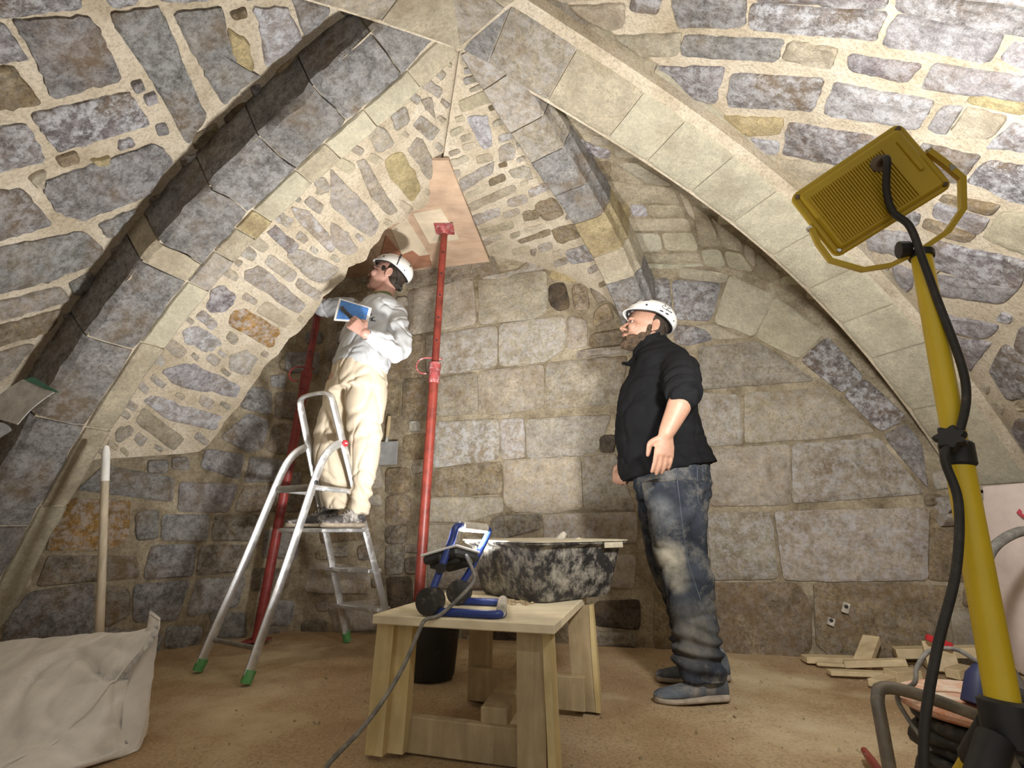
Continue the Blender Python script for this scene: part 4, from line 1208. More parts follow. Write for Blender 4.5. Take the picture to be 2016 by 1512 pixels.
# ------------------------------------------------------------------ long handle leaning in the corner, spade at the left edge
bt, tp_ = G(193, 1352), U(209, 878, 2.36)
sh = thing('long_handle', 'long wooden tool handle with a white dipped end leaning behind the sack', 'tool handle', bt)
md = bt.lerp(tp_, .84)
mb = MB(); mb.tube([bt, bt.lerp(tp_, .4), md], [.0155, .0165, .0165], 16); mb.build('shaft', M['handle'], sh, smooth=60)
mb = MB(); mb.tube([md, bt.lerp(tp_, .97), tp_], [.0172, .0172, .011], 16); mb.build('dipped_end', M['whitepaint'], sh, smooth=60)
sp0, sp1 = U(-8, 850, 1.95), Vector((-2.55, 2.45, 0))
sp = thing('spade', 'mortar-whitened square blade of a spade standing upright at the left edge', 'spade', sp1)
mb = MB(); mb.tube([sp1, sp0], .016, 14); mb.build('shaft', M['handle'], sp, smooth=60)
c0, c1, c2, c3 = U(-40, 815, 1.95), U(44, 747, 1.97), U(106, 772, 1.95), U(34, 836, 1.93)
mb = MB(); rings = []
for i in range(9):
    t = i / 8; a, b = c0.lerp(c1, t), c3.lerp(c2, t); k = Vector((0, -.03, .0)) * math.sin(math.pi * t) * .4
    rings.append([a + k, a.lerp(b, .35) + k + Vector((0, .012, 0)), a.lerp(b, .65) + k + Vector((0, .012, 0)), b + k, b + k + Vector((0, .004, .001)), a.lerp(b, .5) + k + Vector((0, .018, .001)), a + k + Vector((0, .004, .001))])
mb.loft(rings); bl = mb.build('blade', pbr('mortar_whitened_blade', (.62, .62, .62), .6, .2, .2, 20, .002, 60, (.6, (.8, .79, .76), 18, .5)), sp, smooth=40)
mb = MB(); mb.loft([[c1 + Vector((0, .004, 0)), c2 + Vector((0, .004, 0)), c2 + Vector((0, .010, 0)), c1 + Vector((0, .010, 0))], [c1 + Vector((.020, .02, .018)), c2 + Vector((.004, .02, .004)), c2 + Vector((.004, .024, .004)), c1 + Vector((.020, .024, .018))]]); o = mb.build('blade_lip', pbr('green_lip', (.06, .20, .14), .3), sp)
mb = MB(); mb.tube([sp0 + Vector((-.01, 0, -.02)), sp0 + Vector((.03, .0, .02))], [.02, .026], 12); mb.build('socket', M['zinc'], sp, smooth=50)

# ------------------------------------------------------------------ scraper hung on the back wall
q = U(762, 892, by(-.9) - .045)
sc_ = thing('wall_scraper', 'square grey steel scraper hanging on the back wall beside the ladder worker', 'scraper', q)
R3 = Matrix((Vector((.976, -.22, 0)), Vector((.22, .976, 0)), Vector((0, 0, 1)))).transposed()
mb = MB(); mb.box(q, (.165, .006, .17), R3, .002); mb.build('blade', M['zinc'], sc_, smooth=30)
mb = MB(); mb.tube([q + Vector((-.01, -.004, .08)), q + Vector((-.006, -.008, .12))], [.014, .010], 10); mb.build('tang', M['zinc'], sc_, smooth=40)
mb = MB(); mb.tube([q + Vector((-.006, -.008, .115)), q + Vector((-.002, -.010, .19)), q + Vector((.0, -.010, .27))], [.012, .015, .012], 12); mb.build('handle', M['greyplank'], sc_, smooth=50)

# ------------------------------------------------------------------ timber offcuts at the foot of the right wall
OFF = [((1610, 1282), (.26, .07, .03), -6, 0, 'short pale offcut lying leftmost in the heap'), ((1668, 1280), (.24, .075, .035), 40, 22, 'offcut propped up steeply at the left of the heap'),
       ((1724, 1308), (.26, .05, .03), -28, 8, 'narrow offcut leaning across the front of the heap'), ((1690, 1318), (.26, .05, .02), -8, 0, 'thin strip lying flat in front of the heap'),
       ((1748, 1270), (.36, .08, .045), -24, 6, 'long thick batten on top of the heap'), ((1780, 1330), (.13, .07, .05), 8, 0, 'stubby block lying in front of the heap'),
       ((1858, 1312), (.13, .12, .03), 60, 70, 'square board piece standing upright beside the mast'), ((1892, 1322), (.12, .06, .04), 20, 4, 'small offcut behind the cable drum'),
       ((1912, 1292), (.14, .08, .06), -15, 4, 'pale block against the wall behind the drum'), ((1740, 1336), (.16, .05, .03), 30, 0, 'small offcut lying in front of the leaning pieces'),
       ((1800, 1292), (.15, .05, .03), 62, 4, 'short batten at the right end of the heap'), ((1640, 1300), (.15, .03, .015), -14, 0, 'splinter of lath on the floor before the heap')]
for (px, py), sz, yaw, tilt, lab in OFF:
    g = G(px, py + 10); R3 = Matrix.Rotation(math.radians(yaw), 3, 'Z') @ Matrix.Rotation(math.radians(-tilt), 3, 'Y')
    low = min((R3 @ Vector((a * sz[0] / 2, b * sz[1] / 2, c * sz[2] / 2))).z for a in (-1, 1) for b in (-1, 1) for c in (-1, 1))
    c = Vector((g.x, min(g.y, by(g.x) - .16), -low - .004 + (.032 if 'thick' in lab else 0))); mb = MB(); mb.box(c, sz, R3, .002)
    o = mb.build('timber_offcut', M['offcut'], smooth=30, loc=c); tag(o, lab, 'offcut', 'timber offcuts by the right wall')
mb = MB(); g = G(1775, 1300); c = Vector((g.x + .02, 2.62, .14)); mb.box(c, (.10, .03, .03), Matrix.Rotation(-.4, 3, 'Z') @ Matrix.Rotation(.35, 3, 'Y'), .004)
o = mb.build('red_wedge', M['redcap'], smooth=30, loc=c); tag(o, 'small red wedge lying on top of the timber offcuts', 'wedge')
# rubble stone beside the black-clad worker's legs
mb = MB(); c = G(1287, 1262) + Vector((0, .08, .10)); mb.ell(c, (.085, .07, .115), Matrix.Rotation(.5, 3, 'Y'), 14, 9)
for i, v in enumerate(mb.v): mb.v[i] = v + (v - c) * .45 * noise.noise(v * 14)
o = mb.build('loose_stone', M['stone'], smooth=30, loc=c); o.color = (.62, .54, .38, .2); tag(o, 'loose pale broken stone at the wall foot beside the jeans', 'stone')
# iron brackets left in the wall
for i, (px, py, lab) in enumerate(((1662, 1195, 'upper rusty iron bracket sticking out of the back wall plinth'), (1633, 1222, 'lower rusty iron bracket sticking out of the back wall plinth'))):
    r = ray(px, py); k = 3.377 / (r.y + .225 * r.x); c = Vector((0, 0, CAMH)) + r * k; c = c + Vector((-.01, -.030, 0))
    t = thing('iron_bracket', lab, 'bracket', c, 'iron brackets in the wall')
    mb = MB(); R3 = Matrix.Rotation(-.22, 3, 'Z') @ Matrix.Rotation(.35, 3, 'Y'); mb.box(c, (.035, .012, .055 - .015 * i), R3, .002); mb.build('plate', M['grip'], t)
    mb = MB(); mb.lathe([(.010, 0), (.010, .004), (.006, .005)], c + Vector((-.002, -.006, .008)), basis(Vector((-.22, -1, 0))), 10); mb.build('bolt_hole', M['black'], t)

# ------------------------------------------------------------------ cable drum
DC = Vector((1.035, 1.20, 0))
cd = thing('cable_drum', 'dusty orange cable drum in a steel tube frame beside the tripod', 'cable drum', DC)
mb = MB(); mb.lathe([(.02, .300), (.165, .292), (.172, .298), (.172, .306), (.165, .310), (.02, .314)], DC, None, 40); fl_ = mb.build('upper_flange', M['orange_disc'], cd, smooth=40)
mb = MB(); mb.lathe([(.02, .030), (.165, .030), (.170, .036), (.165, .044), (.02, .046)], DC, None, 40); mb.build('lower_flange', M['orange_disc'], cd, smooth=40)
mb = MB(); mb.lathe([(.06, .04), (.06, .30)], DC, None, 20); mb.build('core', M['black'], cd, smooth=40)
hl = []
for i in range(230):
    t = i / 229; a = t * 2 * math.pi * 9; zz = .065 + .215 * t
    hl.append(DC + Vector((math.cos(a) * (.138 + .012 * math.sin(i * .9)), math.sin(a) * (.138 + .012 * math.sin(i * .9)), zz)))
mb = MB(); mb.tube(hl, .0145, 8); mb.build('cable_winding', M['rubber'], cd, smooth=60)
a0 = U(1738, 1512, .98); fr_ = [Vector((a0.x + .01, a0.y, .0)), U(1738, 1440, .98), U(1728, 1372, .99), U(1740, 1354, 1.0), U(1790, 1362, 1.0), U(1880, 1392, 1.0), U(1945, 1420, 1.02), U(1962, 1450, 1.03), Vector((1.0, 1.03, .02)), Vector((1.22, 1.15, .015)), Vector((1.2, 1.4, .02))]
fr_[0].z = .012
mb = MB(); mb.tube(smooth_path(fr_, 7), .0105, 12); mb.build('tube_frame', M['steel_dusty'], cd, smooth=60)
pc = U(1926, 1352, 1.16); pc.z = .315
mb = MB(); mb.tube([pc + Vector((-.01, 0, 0)), pc + Vector((.012, .005, .05)), pc + Vector((.03, .01, .075))], [.028, .024, .012], 12); pl = mb.build('plug', M['blueplug'], fl_, smooth=40)
mb = MB(); mb.lathe([(.055, 0), (.055, .022), (.048, .030), (.02, .030)], DC + Vector((-.0, -.02, .312)), None, 24); mb.build('socket_plate', M['black'], fl_, smooth=40)
wp_ = [pc + Vector((.03, .01, .075)), U(1920, 1300, 1.17), U(1880, 1278, 1.2), U(1830, 1282, 1.22), U(1805, 1315, 1.2), U(1800, 1345, 1.18), DC + Vector((-.17, .05, .30)), DC + Vector((-.155, .0, .22))]
mb = MB(); mb.tube(smooth_path(wp_, 7), .0048, 8); mb.build('loose_lead', M['greycord'], cd, smooth=60)
# red-handled tool at the lower edge
a, b = G(1702, 1478, .02), G(1760, 1560, .02)
tl = thing('pliers', 'red-handled hand tool lying on the floor at the lower edge', 'tool', a)
mb = MB(); mb.tube([a, a.lerp(b, .3), b], [.010, .013, .010], 10); mb.build('grip', M['red'], tl, smooth=50)
mb = MB(); mb.tube([b, b + (b - a) * .6], [.008, .004], 8); mb.build('jaw', M['steel_dusty'], tl, smooth=50)
# grey conduit hose looping up at the right edge
hs = [Vector((2.0, 2.15, .02)), U(1946, 1240, 2.12), U(1938, 1150, 2.10), U(1948, 1090, 2.10), U(1985, 1056, 2.10), U(2030, 1046, 2.10), U(2075, 1075, 2.10), U(2095, 1180, 2.1), Vector((2.30, 2.06, .02))]
mb = MB(); mb.tube(smooth_path(hs, 8), .019, 12); o = mb.build('conduit_hose', M['greycord'], smooth=60, loc=Vector((2.0, 2.15, 0))); tag(o, 'grey conduit hose looping up in front of the paper sack', 'hose')
# paper sack at the right edge
pk = thing('paper_sack', 'pale paper sack with red print standing at the right edge', 'sack', (2.50, 2.46, 0))
ctl = []
for z, w, d, dx in ((0.0, .20, .42, 0), (.10, .22, .46, 0), (.35, .21, .45, .005), (.60, .20, .42, -.005), (.76, .17, .38, -.01), (.82, .10, .34, -.015), (.88, .03, .33, -.02)):
    c = Vector((2.505 + dx, 2.46, z)); ctl.append([c + Vector((x, y, .015 * noise.noise(Vector((x * 9, y * 9, z * 4))))) for x, y in rrect(w * .8, d, min(w, d) * .3, 3)])
rg = [[q + Vector((noise.noise(q * 7), noise.noise(q * 7 + Vector((3, 0, 0))), 0)) * .014 for q in r] for r in [[smooth_path([c[k] for c in ctl], 5)[i] for k in range(len(ctl[0]))] for i in range(5 * (len(ctl) - 1) + 1)]]
mb = MB(); mb.loft(rg); mb.build('sack_body', M['paper'], pk, smooth=180)
mb = MB(); c = U(2002, 1010, 2.40); mb.tube([c + Vector((.0, -.03, -.02)), c + Vector((.01, .0, .0)), c + Vector((.03, 0, .018))], .010, 6, flat=.4); mb.build('red_print', M['redprint'], pk, smooth=60)
# ------------------------------------------------------------------ people
M['skin'] = pbr('skin', (.45, .25, .17), .5, 0., .10, 22, .0006, 120)
M['skin_pale'] = pbr('pale_skin', (.50, .28, .22), .5, 0., .10, 22, .0006, 120)
M['lips'] = pbr('lips', (.42, .16, .13), .5)
M['eye'] = pbr('eye_white', (.75, .72, .68), .3, 0, .03)
M['iris'] = pbr('iris', (.05, .03, .02), .2)
M['hair'] = pbr('dark_brown_hair', (.035, .022, .014), .75, 0, .4, 40, .004, 90)
M['beard'] = pbr('brown_beard', (.09, .055, .03), .85, 0, .5, 45, .005, 110)
M['jacket'] = pbr('black_fleece', (.011, .011, .012), .95, 0, .2, 10, .002, 160, (.10, (.2, .18, .16), 14, .66), .12)
M['jeans'] = pbr('dusty_jeans', (.036, .042, .054), .9, 0, .35, 9, .0015, 200, (.60, (.27, .25, .21), 6.5, .50), .15)
def worn(m, pts):
    "pale rubbed patches at given places of a garment"
    N, L = m.node_tree.nodes, m.node_tree.links; P = N['Principled BSDF']; src = P.inputs['Base Color'].links[0].from_socket
    g = pos(N); n = tex(N, L, 'Noise', 14, 6, .7, g)
    for p, r, colr, amt in pts:
        d = N.new('ShaderNodeVectorMath'); d.operation = 'DISTANCE'; L.new(g, d.inputs[0]); d.inputs[1].default_value = p
        k = N.new('ShaderNodeMapRange'); k.interpolation_type = 'SMOOTHSTEP'; L.new(d.outputs['Value'], k.inputs[0]); k.inputs[1].default_value = r; k.inputs[2].default_value = r * .3; k.inputs[3].default_value = 0; k.inputs[4].default_value = amt
        f = mathn(N, L, 'MULTIPLY', k.outputs[0], ramp(N, L, n.outputs[0], [(.35, .35), (.6, 1.)]).outputs[0])
        src = mix(N, L, f, src, colr)
    L.new(src, P.inputs['Base Color'])
worn(M['jeans'], [(U(1312, 1100, 2.19), .10, (.46, .42, .32), .85), (U(1330, 1140, 2.19), .08, (.40, .37, .29), .7), (U(1300, 1010, 2.18), .10, (.26, .27, .28), .6), (U(1360, 1250, 2.19), .16, (.22, .20, .16), .6)])
M['sweat'] = pbr('grey_marl_sweatshirt', (.47, .48, .49), .95, 0, .07, 14, .0015, 140)
M['chino'] = pbr('beige_work_trousers', (.62, .53, .40), .92, 0, .10, 6, .0015, 160, (.3, (.75, .70, .60), 8, .56))
M['shoe'] = pbr('dusty_blue_grey_shoe', (.10, .115, .135), .8, 0, .3, 14, .002, 90, (.7, (.36, .31, .24), 12, .50))
M['sole'] = pbr('tan_sole', (.36, .30, .23), .9, 0, .2, 18, .002, 70)
M['boot'] = pbr('plaster_splashed_boot', (.06, .055, .055), .8, 0, .3, 14, .002, 90, (.9, (.66, .61, .55), 13, .46))
M['lace'] = pbr('lace', (.42, .38, .32), .9)
M['khaki'] = pbr('khaki_neck', (.13, .14, .06), .95)
M['stitch'] = pbr('stitching', (.10, .11, .13), .9)

def rings_px(spec, Y, ax=(1, 0, 0), ay=(0, 1, 0), n=32, e=2.3, shear=None):
    "spec: (py, left px, right px, depth half or ratio); ring axes ax, ay horizontal"
    ax, ay = Vector(ax), Vector(ay); out = []
    for i, (py, l, r, d) in enumerate(spec):
        a, b = U(l, py, Y), U(r, py, Y); c = (a + b) / 2; hw = (b.x - a.x) / 2
        if abs(ax.x) > .999: rx, ry = hw, d
        else:
            k = hw / math.hypot(ax.x, d * ay.x); rx, ry = k, k * d
        ring = []
        for k in range(n):
            t = 2 * math.pi * k / n; cc, ss = math.cos(t), math.sin(t)
            p = c + ax * (rx * math.copysign(abs(cc) ** (2 / e), cc)) + ay * (ry * math.copysign(abs(ss) ** (2 / e), ss))
            if shear: p.z += shear[i] * (p.x - c.x)
            ring.append(p)
        out.append(ring)
    cols = [smooth_path([r[k] for r in out], 4) for k in range(n)]
    return [[cols[k][i] for k in range(n)] for i in range(len(cols[0]))]
def limb(mb, pts, rad, n=16, k=5, flat=1.0, up=None):
    pts = [Vector(p) for p in pts]; P = smooth_path(pts, k); R = []
    for i in range(len(pts) - 1):
        R += [lerp(rad[i], rad[i + 1], (j / k) ** 1.0) for j in range(k)]
    R.append(rad[-1]); mb.tube(P, R, n, flat=flat, up=up)
    mb.ell(P[0], rad[0] * .98, None, 12, 8); mb.ell(P[-1], rad[-1] * .98, None, 12, 8)
def hand(mb, wrist, d, back, thumb, curl=.35, size=1.0, spread=.12, thumb_curl=.4):
    "d: towards the fingers, back: normal of the back of the hand, thumb: side of the thumb"
    d, back = Vector(d).normalized(), Vector(back); back = (back - d * back.dot(d)).normalized(); side = d.cross(back)
    if side.dot(Vector(thumb)) < 0: side = -side
    W = Vector(wrist); s = size; rings = []
    for t, w, h in ((-.01, .027, .021), (.02, .032, .019), (.05, .040, .016), (.085, .042, .014)):
        c = W + d * (t * s)
        rings.append([c + side * (w * s * math.cos(a)) + back * (h * s * math.sin(a)) for a in [2 * math.pi * k / 16 for k in range(16)]])
    mb.loft(rings)
    for i, (off, L, r) in enumerate(((.031, .078, .0092), (.0105, .086, .0095), (-.0105, .080, .0092), (-.031, .064, .0082))):
        p = W + d * (.080 * s) + side * (off * s); dd = (d + side * (off * spread * 12 * .3)).normalized(); pts = [p - d * .012 * s, p]; ang = 0
        for j, fr in enumerate((.45, .32, .23)):
            ang += curl * (.6, 1.1, .9)[j] * (1 + .12 * i)
            q = dd * math.cos(ang) - back * math.sin(ang); pts.append(pts[-1] + q * (L * s * fr))
        limb(mb, pts, [r * s * 1.1, r * s * 1.08, r * s, r * s * .92, r * s * .78], 10, 3)
    b = W + d * (.022 * s) + side * (.024 * s); t1 = (d * .55 + side * .75 - back * .25).normalized(); t2 = (d * .9 + side * (.35 - thumb_curl) - back * .5).normalized()
    limb(mb, [b, b + t1 * .038 * s, b + t1 * .038 * s + t2 * .030 * s, b + t1 * .036 * s + t2 * .055 * s], [.014 * s, .0125 * s, .0105 * s, .008 * s], 10, 3)
def head_parts(mb, T, jaw=1.0):
    R = T.to_3x3()
    def E(c, r, rot=None): mb.ell(T @ Vector(c), r, R @ (rot if rot else Matrix.Identity(3)), 20, 14)
    E((-.012, 0, .035), (.100, .077, .092))
    rings = []
    for z, f, b, w, e in ((.075, .068, -.08, .066, 2), (.045, .086, -.09, .073, 2.2), (.022, .091, -.09, .072, 2.3), (.004, .083, -.08, .069, 2.2), (-.018, .087, -.07, .067, 2.2), (-.040, .092, -.05, .062, 2.2), (-.058, .093, -.035, .057, 2.2), (-.078, .090, -.02, .052 * jaw, 2.3), (-.098, .088, -.005, .043 * jaw, 2.3), (-.112, .076, .015, .030 * jaw, 2.2)):
        c, h = (f + b) / 2, (f - b) / 2
        rings.append([T @ Vector((c + h * math.copysign(abs(math.cos(t)) ** (2 / e), math.cos(t)), w * math.copysign(abs(math.sin(t)) ** (2 / e), math.sin(t)), z)) for t in [2 * math.pi * k / 28 for k in range(28)]])
    mb.loft(rings)
    limb(mb, [T @ Vector((.084, 0, .014)), T @ Vector((.100, 0, -.004)), T @ Vector((.117, 0, -.025))], [.008, .0095, .0115], 12, 4)
    for s in (-1, 1):
        E((.103, s * .011, -.030), (.012, .008, .008)); E((.084, s * .030, .021), (.012, .022, .0075)); E((.066, s * .044, -.022), (.026, .022, .024))
        er = Matrix.Rotation(-.18, 3, 'Y') @ Matrix.Rotation(s * .30, 3, 'Z')
        E((-.034, s * .077, -.008), (.017, .006, .030), er)
        ring = [T @ (Vector((-.034, s * .083, -.006)) + er @ Vector((.017 * math.cos(a), 0, .030 * math.sin(a)))) for a in [math.radians(q) for q in range(-60, 221, 20)]]
        mb.tube(ring, .0042, 8); E((-.022, s * .079, -.034), (.008, .006, .009))
    E((.096, 0, -.0525), (.0095, .022, .0055)); E((.094, 0, -.0635), (.0095, .020, .006)); E((.086, 0, -.098), (.014, .022, .014))
def head_details(T, par, brow):
    R = T.to_3x3()
    for s in (-1, 1):
        mb = MB(); mb.ell(T @ Vector((.0760, s * .031, .0035)), .0118, None, 14, 10); ey = mb.build('eye', M['eye'], par, smooth=180)
        mb = MB(); mb.ell(T @ Vector((.0825, s * .0365, .0045)), (.0062, .0064, .0068), R, 12, 8); mb.build('iris', M['iris'], ey, smooth=180)
        mb = MB(); mb.tube([T @ Vector((.0885, s * .019, .0085)), T @ Vector((.0880, s * .031, .0125)), T @ Vector((.0790, s * .046, .0070))], [.002, .0028, .002], 8); mb.build('eyelid', M['lips'], par, smooth=60)
        mb = MB(); mb.tube([T @ Vector((.0975, s * .012, .024)), T @ Vector((.0955, s * .030, .0285)), T @ Vector((.0800, s * .052, .022))], [.003, .0042, .002], 8, flat=.6); mb.build('eyebrow', brow, par, smooth=60)
    mb = MB(); mb.tube([T @ Vector((.0950, -.021, -.0580)), T @ Vector((.1040, -.010, -.0576)), T @ Vector((.1055, 0, -.0580)), T @ Vector((.1040, .010, -.0576)), T @ Vector((.0950, .021, -.0580))], [.001, .0022, .0024, .0022, .001], 8); mb.build('mouth', M['lips'], par, smooth=60)
def helmet(T, par, logo=True, clip=False):
    HC, HR = Vector((-.016, 0, .054)), Vector((.131, .110, .097))
    def lim(a): return math.radians(88 + 6 * (1 - math.cos(a)) / 2 + 22 * max(0, -math.cos(a)) ** 1.2 - 6 * max(0, math.cos(a)) ** 3)
    def pt(a, th, k=0., T_=T):
        q = Vector((math.sin(th) * math.cos(a) * (HR.x + k), math.sin(th) * math.sin(a) * (HR.y + k), math.cos(th) * (HR.z + k)))
        return HC + q
    n, m = 48, 14; mb = MB(); rows = []
    for j in range(1, m + 1):
        rows.append([T @ (pt(a, lim(a) * j / m) + (Vector((.012, 0, -.002)) * max(0, math.cos(a)) ** 3 if j == m else Vector())) for a in [2 * math.pi * k / n for k in range(n)]])
    for j in range(m, 0, -1):
        rows.append([T @ (pt(a, lim(a) * j / m, -.006) + (Vector((.012, 0, -.003)) * max(0, math.cos(a)) ** 3 if j == m else Vector())) for a in [2 * math.pi * k / n for k in range(n)]])
    mb.loft(rows, cap=True); sh = mb.build('helmet', M['helmet'], par, smooth=40); tag(sh, 'white climbing-style helmet')
    R = T.to_3x3()
    def decal(a, th, w, h, rot, name, mat, k=.0008):
        c = pt(a, th); nn = Vector(((c - HC).x / HR.x ** 2, (c - HC).y / HR.y ** 2, (c - HC).z / HR.z ** 2)).normalized()
        B3 = basis(nn, (1, 0, -.2)) @ Matrix.Rotation(rot, 3, 'Z'); mb = MB()
        mb.ell(T @ (c + nn * k), (w * 1.25, h * 1.5, .0022), R @ B3, 16, 6); mb.build(name, mat, sh, smooth=60)
    for s in (-1, 1):
        decal(s * 1.05, .85, .016, .0035, -s * .25, 'vent', M['black']); decal(s * .55, 1.05, .011, .003, -s * .5, 'vent', M['black']); decal(s * 2.75, 1.15, .008, .004, 1.2, 'vent', M['black'])
        decal(s * 1.20, 1.30, .0045, .0045, 0, 'clip_hole', M['black']); decal(s * 2.45, 1.72, .003, .003, 0, 'clip_hole', M['black'])
        if logo:
            decal(s * 1.78, 1.52, .009, .0028, -s * .30, 'slot', M['black']); decal(s * 2.02, 1.57, .009, .0028, -s * .30, 'slot', M['black'])
    if logo:
        for s in (1,):
            def sp(u, v): return T @ (pt(2.02 + s * u / .10, 1.20 - v / .095) * 1.0 + Vector((0, s * .0006, .0004)))
            st = [[(-.002 + .010 * math.cos(q) - .004, .004 + .008 * math.sin(q) - .006) for q in [math.radians(v) for v in range(60, 301, 20)]], [(-.001, .018), (-.001, -.012)], [(-.004, .018), (-.001, .018)],
                  [(.010 + .008 * math.cos(q), -.004 + .008 * math.sin(q)) for q in [math.radians(v) for v in range(50, 311, 20)]], [(-.004, -.012), (.018, -.013)], [(.018, -.013), (.018, -.009)]]
            for q in st:
                mb = MB(); mb.tube([sp(w[0] * 1.35, w[1] * 1.35) for w in q], .0016, 6); mb.build('emblem_stroke', M['black'], sh, smooth=60)
    mb = MB(); mb.tube([T @ pt(a, lim(a) - .02, -.010) for a in [2 * math.pi * k / 36 for k in range(36)]], .006, 8, closed=True); mb.build('headband', M['black'], sh, smooth=60)
    for s in (-1, 1):
        mb = MB(); mb.tube([T @ Vector((-.075, s * .072, .02)), T @ Vector((-.095, s * .060, -.025)), T @ Vector((-.085, s * .035, -.06))], .005, 8, flat=.4); mb.build('cradle_strap', M['rubber'], sh, smooth=60)
    mb = MB(); mb.tube([T @ Vector((-.090, -.05, -.05)), T @ Vector((-.112, 0, -.055)), T @ Vector((-.090, .05, -.05))], .009, 8, flat=.5); mb.build('size_adjuster', M['rubber'], sh, smooth=60)
    if clip:
        mb = MB(); c = pt(2.0, .95); mb.box(T @ (c + (c - HC).normalized() * .006), (.020, .012, .030), R @ basis((c - HC), (0, 0, 1)), .003); mb.build('lamp_clip', M['black'], sh, smooth=30)
        mb = MB(); mb.tube([T @ (pt(2.0, .95 + .1 * k) * 1.0 + Vector((0, .001, 0))) for k in range(8)], .0035, 8); mb.build('lamp_strap', M['black'], sh, smooth=60)
    return sh
def shoe(par, heel, toe, z, upper, sole, high=.10, roll=0.):
    heel, toe = Vector((heel[0], heel[1], z)), Vector((toe[0], toe[1], z)); d = toe - heel; L = d.length; d.normalize(); s = Vector((-d.y, d.x, 0)); up = Vector((0, 0, 1))
    prof = [(0, .024, .085, .0), (.04, .033, high, 0), (.15, .037, high + .012, 0), (.28, .038, high + .008, 0), (.42, .041, .088, .0), (.58, .047, .070, 0), (.75, .050, .058, 0), (.90, .042, .048, .002), (.97, .028, .038, .004), (1.0, .010, .030, .006)]
    def ringset(k, z0, z1):
        rr = []
        for t, w, h, lift in prof:
            c = heel + d * (t * L); w *= k; top = z1 if z1 is not None else h
            rr.append([c + s * (w * math.cos(a) * (1 if math.sin(a) < .3 else .96)) + up * (lift + (z0 + top) / 2 + (top - z0) / 2 * math.copysign(abs(math.sin(a)) ** .75, math.sin(a))) for a in [2 * math.pi * q / 18 for q in range(18)]])
        cols = [smooth_path([r[k2] for r in rr], 3) for k2 in range(18)]
        return [[cols[k2][i] for k2 in range(18)] for i in range(len(cols[0]))]
    mb = MB(); mb.loft(ringset(1.0, .016, None)); up_o = mb.build('shoe', upper, par, smooth=60)
    mb = MB(); mb.loft(ringset(1.10, .0, .032)); mb.build('sole', sole, up_o, smooth=60)
    for i in range(5):
        t = .36 + .055 * i; h = .100 - .011 * i; c = heel + d * (t * L) + up * (h + .002)
        mb = MB(); mb.tube([c - s * .026 - up * .010, c - s * .012 + up * .001, c + s * .012 + d * .012 + up * .001, c + s * .026 + d * .014 - up * .012], .0026, 6); mb.build('lace', M['lace'], up_o, smooth=60)
    return up_o
def cloth(mb, vox, name, mat, par, fold, sm=5):
    me = remesh(mb, vox, sm); displace(me, fold); offset_mesh(me, ORG[par.name]); return link(name, me, mat, par)
def nz(p, s, o=0.): return noise.noise(Vector((p.x * s + o, p.y * s, p.z * s)))
def ridged(p, sx, sy, sz, o=0.): return 1 - 2 * abs(noise.noise(Vector((p.x * sx + o, p.y * sy, p.z * sz))))
def crease(p, sx, sy, sz, o=0., w=.10):
    k = noise.noise(Vector((p.x * sx + o, p.y * sy + .7 * p.z * sz, p.z * sz))) / w
    return math.exp(-k * k)

SOCK = []
# ---------------- worker in black
P2 = thing('person', 'standing person in black fleece, dusty jeans and white helmet looking up at the vault', 'person', (.78, 2.38, 0), 'workers')
fwd = Vector((-.965, .03, .24)).normalized(); lft = Vector((0, -1, 0)); lft = (lft - fwd * lft.dot(fwd)).normalized(); upv = fwd.cross(lft)
R3 = Matrix((fwd, lft, upv)).transposed(); O2 = U(1291, 641, 2.325) - R3 @ Vector((-.034, .077, -.008)) * 1.06
T2 = Matrix.Translation(O2) @ R3.to_4x4() @ Matrix.Scale(1.06, 4)
sL, eL, wL = U(1338, 716, 2.24), U(1346, 774, 2.05), U(1311, 854, 2.03)
sR, eR, wR = U(1296, 716, 2.56), U(1286, 830, 2.70), U(1238, 912, 2.56)
mb = MB(); head_parts(mb, T2, 1.05)
limb(mb, [T2 @ Vector((-.03, 0, -.02)), T2 @ Vector((-.025, 0, -.09)), U(1296, 700, 2.40), U(1300, 760, 2.40)], [.062, .062, .075, .12])
mb.loft(rings_px([(705, 1262, 1330, .13), (760, 1250, 1350, .15), (850, 1245, 1355, .13), (920, 1275, 1365, .10)], 2.40))
limb(mb, [sL + Vector((-.02, .10, -.03)), sL.lerp(eL, .6), eL], [.045, .045, .048]); limb(mb, [eL, eL.lerp(wL, .35) + Vector((.004, 0, 0)), wL], [.048, .051, .032])
hand(mb, wL, U(1304, 926, 2.05) - wL, Vector((.15, -1, .1)), Vector((-1, 0, 0)), .22, 1.08)
limb(mb, [sR, eR], [.055, .048]); limb(mb, [eR, wR], [.048, .030])
hand(mb, wR, U(1214, 948, 2.55) - wR, Vector((-.55, -.75, .3)), Vector((-.8, .3, -.5)), 1.15, 1.05)
for hp_, kn, an in ((U(1330, 945, 2.32), U(1342, 1110, 2.27), U(1385, 1325, 2.27)), (U(1315, 945, 2.46), U(1322, 1110, 2.50), U(1392, 1300, 2.55))):
    an.z = .07; limb(mb, [hp_, kn, an], [.060, .050, .036]); SOCK.append((P2, an, kn))
me = remesh(mb, .0048, 3, .45); offset_mesh(me, ORG[P2.name]); body = link('body', me, M['skin'], P2)
head_details(T2, body, M['beard'])
mb = MB(); R = T2.to_3x3()
for c, r in (((-.030, 0, .030), (.086, .0775, .085)), ((-.060, 0, -.030), (.050, .060, .045))): mb.ell(T2 @ Vector(c), tuple(q * 1.06 for q in r), R3, 24, 16)
